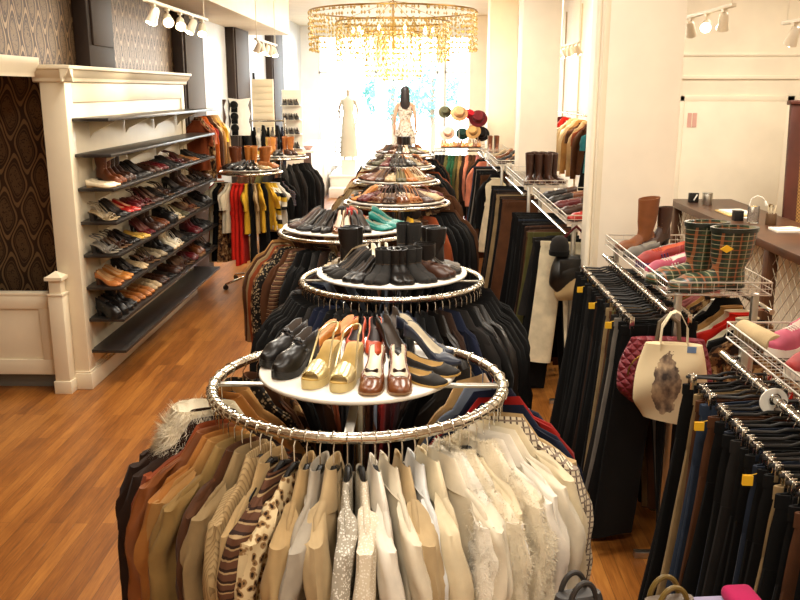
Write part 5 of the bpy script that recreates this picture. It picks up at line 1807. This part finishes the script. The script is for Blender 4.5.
# little table of bags at the bottom edge of the picture
t = thing('side_table', 'small dark side table carrying handbags at the bottom edge', 'table', (.63, 1.88, 0))
g = G(); g.box((-.25, -.17, .86), (.25, .17, .89)); put('table_top', g.mesh('table_top', .005), WALNUT, t)
for xx in (-.2, .2):
    for yy in (-.13, .13):
        g = G(); g.tube([(xx, yy, 0), (xx, yy, .86)], [.014, .02], 10); put('leg', g.mesh('leg'), WALNUT, t)
def handbag(name, label, x, y, w, h, d, mat, hm, rz, extra=None):
    t = thing(name, label, 'bag', (x, y, .89), rz, 'bags on the little table')
    g = soft_bag(w, h, d, seed=int(w * 1000)); g.v = [(a, b, c + h + .012) for a, b, c in g.v]; put('bag_body', g.mesh('bag_body'), mat, t)
    for s_ in (-1, 1):
        g = G(); g.tube([(-w * .28 * math.cos(a), s_ * .025, h * .92 + .065 * math.sin(a)) for a in [PI * i / 14 for i in range(15)]], .007, 8); put('handle', g.mesh('handle'), hm, t)
    if extra:
        extra(t)
    return t
handbag('handbag', 'dark grey leather handbag at the bottom edge beside the checked coat', .405, 1.93, .13, .13, .08, leather('2E2A28', .5), leather('2E2A28', .5), D(20))
handbag('handbag', 'taupe handbag with ochre handles at the bottom edge', .63, 1.93, .14, .12, .08, leather('5A4A3C', .5), leather('6A5424', .4), D(10))
t = thing('folded_blouse', 'lilac and pink folded blouse at the bottom edge by the trousers', 'blouse', (.77, 1.95, .89), .1)
g = G(); g.box((-.09, -.07, 0), (.09, .07, .09)); put('folded_body', g.mesh('folded_body', .02, segs=3), fabric('8E86A0'), t)
g = G(); g.box((.02, -.075, .085), (.10, .06, .125)); put('pink_sleeve', g.mesh('pink_sleeve', .016, segs=3), fabric('A01A4C'), t)

# ------------------------------------------------------------------ wall rails
def wall_rail(name, label, x, z, y0, y1, toward):
    t = thing(name, label, 'rail', (x, y0, z))
    g = G(); g.tube([(0, 0, 0), (0, y1 - y0, 0)], .012, 10); put('rail', g.mesh('rail'), CHROME, t)
    for yy in (.05, y1 - y0 - .05):
        g = G(); g.tube([(0, yy, 0), (toward, yy, 0)], .009, 8); g.cyl((toward, yy, 0), (toward * .985, yy, 0), .028, n=14); put('bracket', g.mesh('bracket'), CHROME, t)
    return t
wall_rail('wall_rail', 'chrome rail on the right wall between the first two columns', 2.14, 1.93, 10.2, 13.6, .31)
RW = [('blouse', 'black'), ('jacket', 'maroon'), ('blouse', 'pink'), ('jacket', 'bright red'), ('blouse', 'red'), ('blouse', 'cream'), ('jacket', 'beige'), ('blouse', 'ivory'), ('jacket', 'sand'), ('jacket', 'tan'), ('blouse', 'brown'), ('jacket', 'beige'), ('blouse', 'rust'), ('jacket', 'brown'), ('dress', 'black'), ('blouse', 'teal')][::-1]
for i, (kd, sd) in enumerate(RW):
    hang(FLAT, kd, sd, (2.14, 10.35 + 3.1 * (i + .5) / len(RW), 1.93), PI + D(-18), '%s %s, %s from the camera on the right wall rail' % (sd, kd, nth(i + 1)), 'clothes on the right wall rail', i)
wall_rail('wall_rail', 'chrome rail on the left wall just past the shoe wall', -2.46, 2.02, 9.66, 10.85, -.28)
for i, (kd, sd) in enumerate([('blouse', 'rust'), ('jacket', 'brown patterned'), ('blouse', 'salmon'), ('jacket', 'orange'), ('blouse', 'red'), ('jacket', 'brown'), ('blouse', 'sand'), ('jacket', 'tan'), ('blouse', 'mustard'), ('jacket', 'beige'), ('blouse', 'cream')]):
    hang(FLAT, kd, sd, (-2.46, 9.74 + 1.0 * i / 10, 2.02), D(12), '%s %s, %s from the camera on the left wall rail' % (sd, kd, nth(i + 1)), 'clothes on the left wall rail', i, grow=.72)
t = thing('double_rail', 'two-tier chrome garment rail behind the small round racks', 'clothes rack', (-2.66, 13.2, 0))
for z in (1.80, 1.55):
    g = G(); g.tube([(0, 0, z), (.66, 0, z)], .013, 10); put('hanging_rail', g.mesh('hanging_rail'), CHROME, t)
for xx in (.0, .66):
    g = G(); g.cyl((xx, 0, .03), (xx, 0, 1.84), .014, n=10); put('upright', g.mesh('upright'), CHROME, t)
    g = G(); g.box((xx - .015, -.2, 0), (xx + .015, .2, .03)); put('foot', g.mesh('foot', .003), CHROME, t)
for i in range(9):
    hang(FLAT, ['blouse', 'jacket', 'dress'][i % 3], ['black', 'charcoal', 'black', 'white', 'black', 'black', 'grey', 'black', 'navy'][i], (-2.60 + .07 * i, 13.2, 1.80), -PI / 2 + D(10), '%s %s, %s from the left on the two-tier rail' % (['black', 'charcoal', 'black', 'white', 'black', 'black', 'grey', 'black', 'navy'][i], ['blouse', 'jacket', 'dress'][i % 3], nth(i + 1)), 'clothes on the two-tier rail', i)

# ------------------------------------------------------------------ displays along the left wall
t = thing('slatwall_panel', 'cream slatted display panel standing by the left wall', 'display panel', (-2.70, 14.4, 0))
g = G(); g.box((0, 0, .0), (.35, .05, 2.42)); put('panel', g.mesh('panel', .003), CREAMW, t)
g = G()
for i in range(22):
    g.box((.004, -.012, .12 + i * .104), (.346, 0, .12 + i * .104 + .092))
sl = put('slats', g.mesh('slats', .003), CREAMW, t); sl['kind'] = 'stuff'
g = G(); g.box((.02, -.02, 2.42), (.06, .03, 2.52)); put('top_clip', g.mesh('top_clip', .003), BLACKP, t)
t = thing('shoe_tower', 'white tower of glass shelves with black shoes by the slatted panel', 'shelving', (-2.32, 14.9, 0))
g = G(); g.box((0, .2, 0), (.34, .23, 2.25)); put('back_board', g.mesh('back_board', .003), WHITEP, t)
tz = [1.28, 1.52, 1.76, 2.0]
for z in tz:
    g = G(); g.box((0, 0, z - .012), (.34, .2, z)); put('shelf', g.mesh('shelf', .002), WHITEP, t)
for si, z in enumerate(tz):
    for k in range(3):
        place_shoe('court', 'black', (-2.26 + .1 * k, 14.99, z + .001), D(-80 + 4 * k), 'black court shoe, %s from the left on the %s tower shelf from the floor' % (nth(k + 1), nth(si + 1)), 'shoes on the tower')
t = thing('display_board', 'white scalloped display board with black caps on the left wall', 'display board', (-2.72, 12.45, 1.62))
g = G()
pl = [(.06, 0), (.34, 0), (.35, .1), (.32, .2), (.35, .3), (.32, .42), (.36, .52), (.2, .5), (.04, .52), (.08, .42), (.05, .3), (.08, .2), (.05, .1)]
g.prism(pl, 1, 0, .03); put('board', g.mesh('board', .004), WHITEP, t)
g = G()
g.prism([(-.06, .0), (.0, .0), (-.02, .12), (.01, .25), (-.02, .4), (.02, .5), (-.07, .5), (-.04, .4), (-.07, .25), (-.04, .12)], 1, -.02, .03); put('carved_side', g.mesh('carved_side', .004), WALNUT, t)
for i, zz in enumerate((.08, .24, .4)):
    g = G(); g.cyl((.13, 0, zz + .03), (.13, -.05, zz + .03), .006, n=8); put('peg', g.mesh('peg'), STEEL, t)
    h = thing('cap', 'black cap, %s from the bottom on the scalloped display board' % nth(i + 1), 'cap', (-2.72 + .13, 12.45 - .045, 1.62 + zz + .03), group='caps on the display board', rot=(D(80), 0, 0))
    g = G(); g.lathe([(.055, -.05), (.055, -.01), (.04, .02), (.0, .03)], n=18, cap1=False); put('cap_crown', g.mesh('cap_crown'), CL['black'], h)
    g = G(); g.box((-.045, -.1, -.05), (.045, -.03, -.042)); put('visor', g.mesh('visor', .003), CL['black'], h)
t = thing('white_counter', 'white panelled counter with dark end at the far left', 'counter', (-2.42, 16.4, 0))
g = G(); g.box((0, .03, 0), (.42, 3.6, 1.1)); put('carcass', g.mesh('carcass', .004), WHITEP, t)
g = G(); g.box((-.02, .0, 1.1), (.47, 3.65, 1.14)); put('worktop', g.mesh('worktop', .004), WHITEP, t)
g = G(); g.box((0, -.01, 0), (.42, .03, 1.1)); put('end_panel', g.mesh('end_panel', .003), WALNUT, t)
for i in range(4):
    g = G(); g.box((.42, .1 + i * .88, .1), (.435, .1 + i * .88 + .8, 1.04)); put('front_panel', g.mesh('front_panel', .004), WHITEP, t)
t = thing('trinket_bowl', 'small pinkish bowl on the white counter at far left', 'bowl', (-2.08, 16.6, 1.14))
g = G(); g.lathe([(.04, 0), (.05, .01), (.1, .08), (.095, .08), (.045, .02), (0, .015)], n=20, cap1=False); put('bowl', g.mesh('bowl'), plain('pink_bowl', 'C49A90', .4), t)
for k in range(4):
    g = G(); g.lathe([(0, -.025), (.022, -.01), (.025, 0), (.02, .015), (0, .025)], (.03 * math.cos(k * 1.6), .03 * math.sin(k * 1.6), .055), 10); put('trinket', g.mesh('trinket'), leather(('8A3A2A', 'B0703A', '4A2A2A', 'C9A080')[k]), t)

# ------------------------------------------------------------------ window display and mannequins
t = thing('window_platform', 'low white display platform in front of the shopfront windows', 'platform', (-1.9, 18.9, 0))
g = G(); g.box((0, 0, .0), (2.8, 1.9, .40)); put('box', g.mesh('box', .005), WHITEP, t)
g = G(); g.box((-.03, -.03, .40), (2.83, 1.93, .44)); put('deck', g.mesh('deck', .006), WHITEP, t)
g = G(); g.box((0, -.4, 0), (2.8, 0, .2)); put('step', g.mesh('step', .006), WHITEP, t)
t = thing('pedestal', 'square white pedestal under the white mannequin', 'pedestal', (-1.52, 19.3, .44))
g = G(); g.box((-.16, -.16, 0), (.16, .16, .30)); put('block', g.mesh('block', .005), WHITEP, t)
g = G(); g.box((-.18, -.18, .30), (.18, .18, .32)); put('slab', g.mesh('slab', .004), WHITEP, t)

def body_mesh(name, H, pose):
    """one continuous skinned figure; pose gives arm points"""
    k = H / 1.75
    P = [(0, 0, .95), (0, .01, 1.12), (0, 0, 1.30), (0, 0, 1.42), (0, 0, 1.50), (0, .005, 1.58), (0, .0, 1.68)]
    rad = [(.125, .095), (.10, .08), (.135, .09), (.12, .075), (.045, .045), (.06, .07), (.068, .085)]
    vs, es, rs_ = list(P), [(i, i + 1) for i in range(6)], list(rad)
    def chain(root, pts, rr):
        last = root
        for p, r in zip(pts, rr):
            vs.append(p); rs_.append((r, r)); es.append((last, len(vs) - 1)); last = len(vs) - 1
        return last
    for s in (-1, 1):
        chain(0, [(s * .085, 0, .88), (s * .095, .01, .50), (s * .095, -.01, .28), (s * .095, -.015, .09), (s * .1, -.05, .035), (s * .105, -.15, .022)], [.085, .055, .05, .034, .034, .025])
        w = chain(3, [(s * .165, 0, 1.40)] + [(s * a, b, c) for a, b, c in pose], [.045, .034, .026, .022])
        hx, hy, hz = vs[w]
        px, py, pz = vs[w - 1]
        d = (V((hx, hy, hz)) - V((px, py, pz))).normalized()
        o = d.orthogonal().normalized()
        c = V((hx, hy, hz)) + d * .05
        vs.append(tuple(c)); rs_.append((.026, .014)); es.append((w, len(vs) - 1)); pc = len(vs) - 1
        for q in range(4):
            b = c + o * (.012 * (q - 1.5)) + d * .03
            chain(pc, [tuple(b), tuple(b + d * (.045 + .006 * (q in (1, 2))) + V((0, -.008, 0)))], [.008, .006])
        chain(pc, [tuple(c - d * .01 + o * .03), tuple(c + d * .025 + o * .042)], [.009, .007])
    me = bpy.data.meshes.new(name)
    me.from_pydata([tuple(x * k for x in p) for p in vs], es, [])
    ob = bpy.data.objects.new(name, me)
    sk = ob.modifiers.new('skin', 'SKIN')
    for d, r in zip(me.skin_vertices[0].data if me.skin_vertices else [], rs_):
        d.radius = (r[0] * k, r[1] * k)
    return ob, rs_, k
def figure(name, label, loc, rz, H, pose, skin, dress_m, hair, L0, L1, flare, hairlen):
    t = thing(name, label, 'mannequin', loc, rz)
    ob, rs_, k = body_mesh('figure_body', H, pose)
    COL.objects.link(ob)
    bm = bmesh.new(); bm.from_mesh(ob.data)
    lay = bm.verts.layers.skin.verify()
    bm.verts.ensure_lookup_table()
    for i, v in enumerate(bm.verts):
        v[lay].radius = (rs_[i][0] * k, rs_[i][1] * k)
        v[lay].use_root = i == 0
    bm.to_mesh(ob.data); bm.free()
    su = ob.modifiers.new('smooth', 'SUBSURF'); su.levels = 1; su.render_levels = 2
    ob.data.materials.append(skin)
    ob.parent = t
    # dress
    g = G(); n = 28
    rows = []
    zs = [L0, L0 + (L1 - L0) * .3, .95, 1.10, 1.22, 1.33, L1]
    ws = [flare, (.17 + flare) / 2, .155, .118, .145, .15, .14]
    for z, w in zip(zs, ws):
        rows.append([V(((w + .012 * math.sin(7 * 2 * PI * j / n) * (z < .9)) * math.cos(2 * PI * j / n) * k, w * .72 * math.sin(2 * PI * j / n) * k, z * k)) for j in range(n)])
    g.grid(rows, True, 0, False, False)
    put('dress', g.mesh('dress', ang=80), dress_m, t)
    # face: nose, eyes, mouth
    g = G(); g.lathe([(0, -.02), (.012, -.008), (.006, .015), (0, .02)], (0, -.083 * k, 1.66 * k), 8); put('nose', g.mesh('nose'), skin, t)
    for s in (-1, 1):
        g = G(); g.lathe([(0, -.008), (.012, 0), (0, .008)], (s * .027 * k, -.076 * k, 1.685 * k), 10); put('eye', g.mesh('eye'), plain('painted_eye', '4A3A30', .3), t)
    g = G(); g.lathe([(0, -.006), (.018, 0), (0, .006)], (0, -.074 * k, 1.625 * k), 10); put('mouth', g.mesh('mouth'), plain('painted_mouth', 'A86A5E', .4), t)
    if hair:
        g = G(); rows = []
        for z, a, b, dy in ((1.775, .02, .02, .01), (1.765, .055, .06, .012), (1.73, .082, .092, .012), (1.68, .09, .092, .03), (1.60, .092, .075, .045), (1.50, .098, .065, .06), (1.42, .10, .055, .07), (hairlen, .07, .03, .075)):
            rows.append([V(((a + .004 * math.sin(9 * 2 * PI * j / 24)) * math.cos(2 * PI * j / 24) * k, (b * math.sin(2 * PI * j / 24) + dy) * k, z * k)) for j in range(24)])
        g.grid(rows, True, 0, True, True)
        put('hair', g.mesh('hair'), hair, t)
    return t
MSK = plain('mannequin_gloss', 'C9BCA6', .35)
figure('mannequin', 'dark-haired mannequin in a pale dress standing before the window', (-.25, 17.3, .62), PI, 1.68, [(.21, .02, 1.15), (.22, -.03, .92)], plain('mannequin_skin', 'C79A7C', .5), pattern('blotch', ('8A7A66', 'D6CDBE', 'B8A890'), 'pale_print_dress'), plain('dark_hair', '1E1512', .5), .62, 1.40, .22, 1.30)
t = thing('plinth_block', 'plain black plinth under the dark-haired mannequin', 'plinth', (-.25, 17.3, 0))
g = G(); g.box((-.3, -.3, .0), (.3, .3, .58)); put('block', g.mesh('block', .006), BLACKP, t)
g = G(); g.box((-.32, -.32, .58), (.32, .32, .62)); put('top_slab', g.mesh('top_slab', .005), BLACKP, t)
figure('mannequin', 'white mannequin in a long white gown on the pedestal', (-1.52, 19.3, .76), 0, 1.58, [(.23, .0, 1.16), (.20, -.06, .95)], MSK, plain('white_gown', 'CFC4AC', .7), None, .06, 1.42, .21, 0)
# jewellery stand left of the white mannequin
t = thing('earring_stand', 'tall white wire earring stand left of the white mannequin', 'stand', (-1.80, 19.2, .44))
g = G(); g.cyl((0, 0, 0), (0, 0, 1.55), .012, n=8); g.lathe([(.12, 0), (.12, .015), (.02, .03)], n=20); put('pole', g.mesh('pole'), WIRE, t)
for z in [.5 + .11 * i for i in range(10)]:
    g = G(); g.tube([(.11 * math.cos(a), .11 * math.sin(a), z) for a in [2 * PI * i / 20 for i in range(20)]], .004, 5, True); g.tube([(-.11, 0, z), (.11, 0, z)], .003, 5); put('hoop', g.mesh('hoop'), WIRE, t)
g = G()
rj = random.Random(9)
for z in [.5 + .11 * i for i in range(10)]:
    for j in range(12):
        a = 2 * PI * j / 12
        g.lathe([(0, -.03), (.010, -.018), (.008, 0), (0, .012)], (.11 * math.cos(a), .11 * math.sin(a), z - .02), 6)
e = put('earrings', g.mesh('earrings'), leather('6A5A58', .3), t); e['kind'] = 'stuff'
# ------------------------------------------------------------------ light
W = bpy.data.worlds.new('daylight'); SC.world = W
W.use_nodes = True
bg = W.node_tree.nodes['Background']
bg.inputs['Color'].default_value = (.86, .93, 1, 1)
bg.inputs['Strength'].default_value = WORLD
def fill_lamp(x, y, e, sx=.6, sy=1.2, z=ZC - .03):  # area light without a fixture, added under the ceiling for general fill
    ld = bpy.data.lights.new('fill_area', 'AREA'); ld.shape = 'RECTANGLE'; ld.size = sx; ld.size_y = sy; ld.energy = e; ld.color = (1, .93, .81) if y < 14 else (1, .98, .95)
    o = bpy.data.objects.new('fill_area_light', ld); COL.objects.link(o); o.location = (x, y, z)
for x, y, e in FILL_LAMPS:
    fill_lamp(x, y, e)
SC.view_settings.view_transform = 'Standard'
SC.view_settings.look = 'None'
SC.view_settings.gamma = 1
SC.view_settings.use_curve_mapping = False
SC.view_settings.exposure = EXPO
SC.cycles.use_denoising = True
SC.cycles.max_bounces = 8
SC.cycles.caustics_reflective = False
SC.cycles.caustics_refractive = False
SC.cycles.sample_clamp_indirect = 6
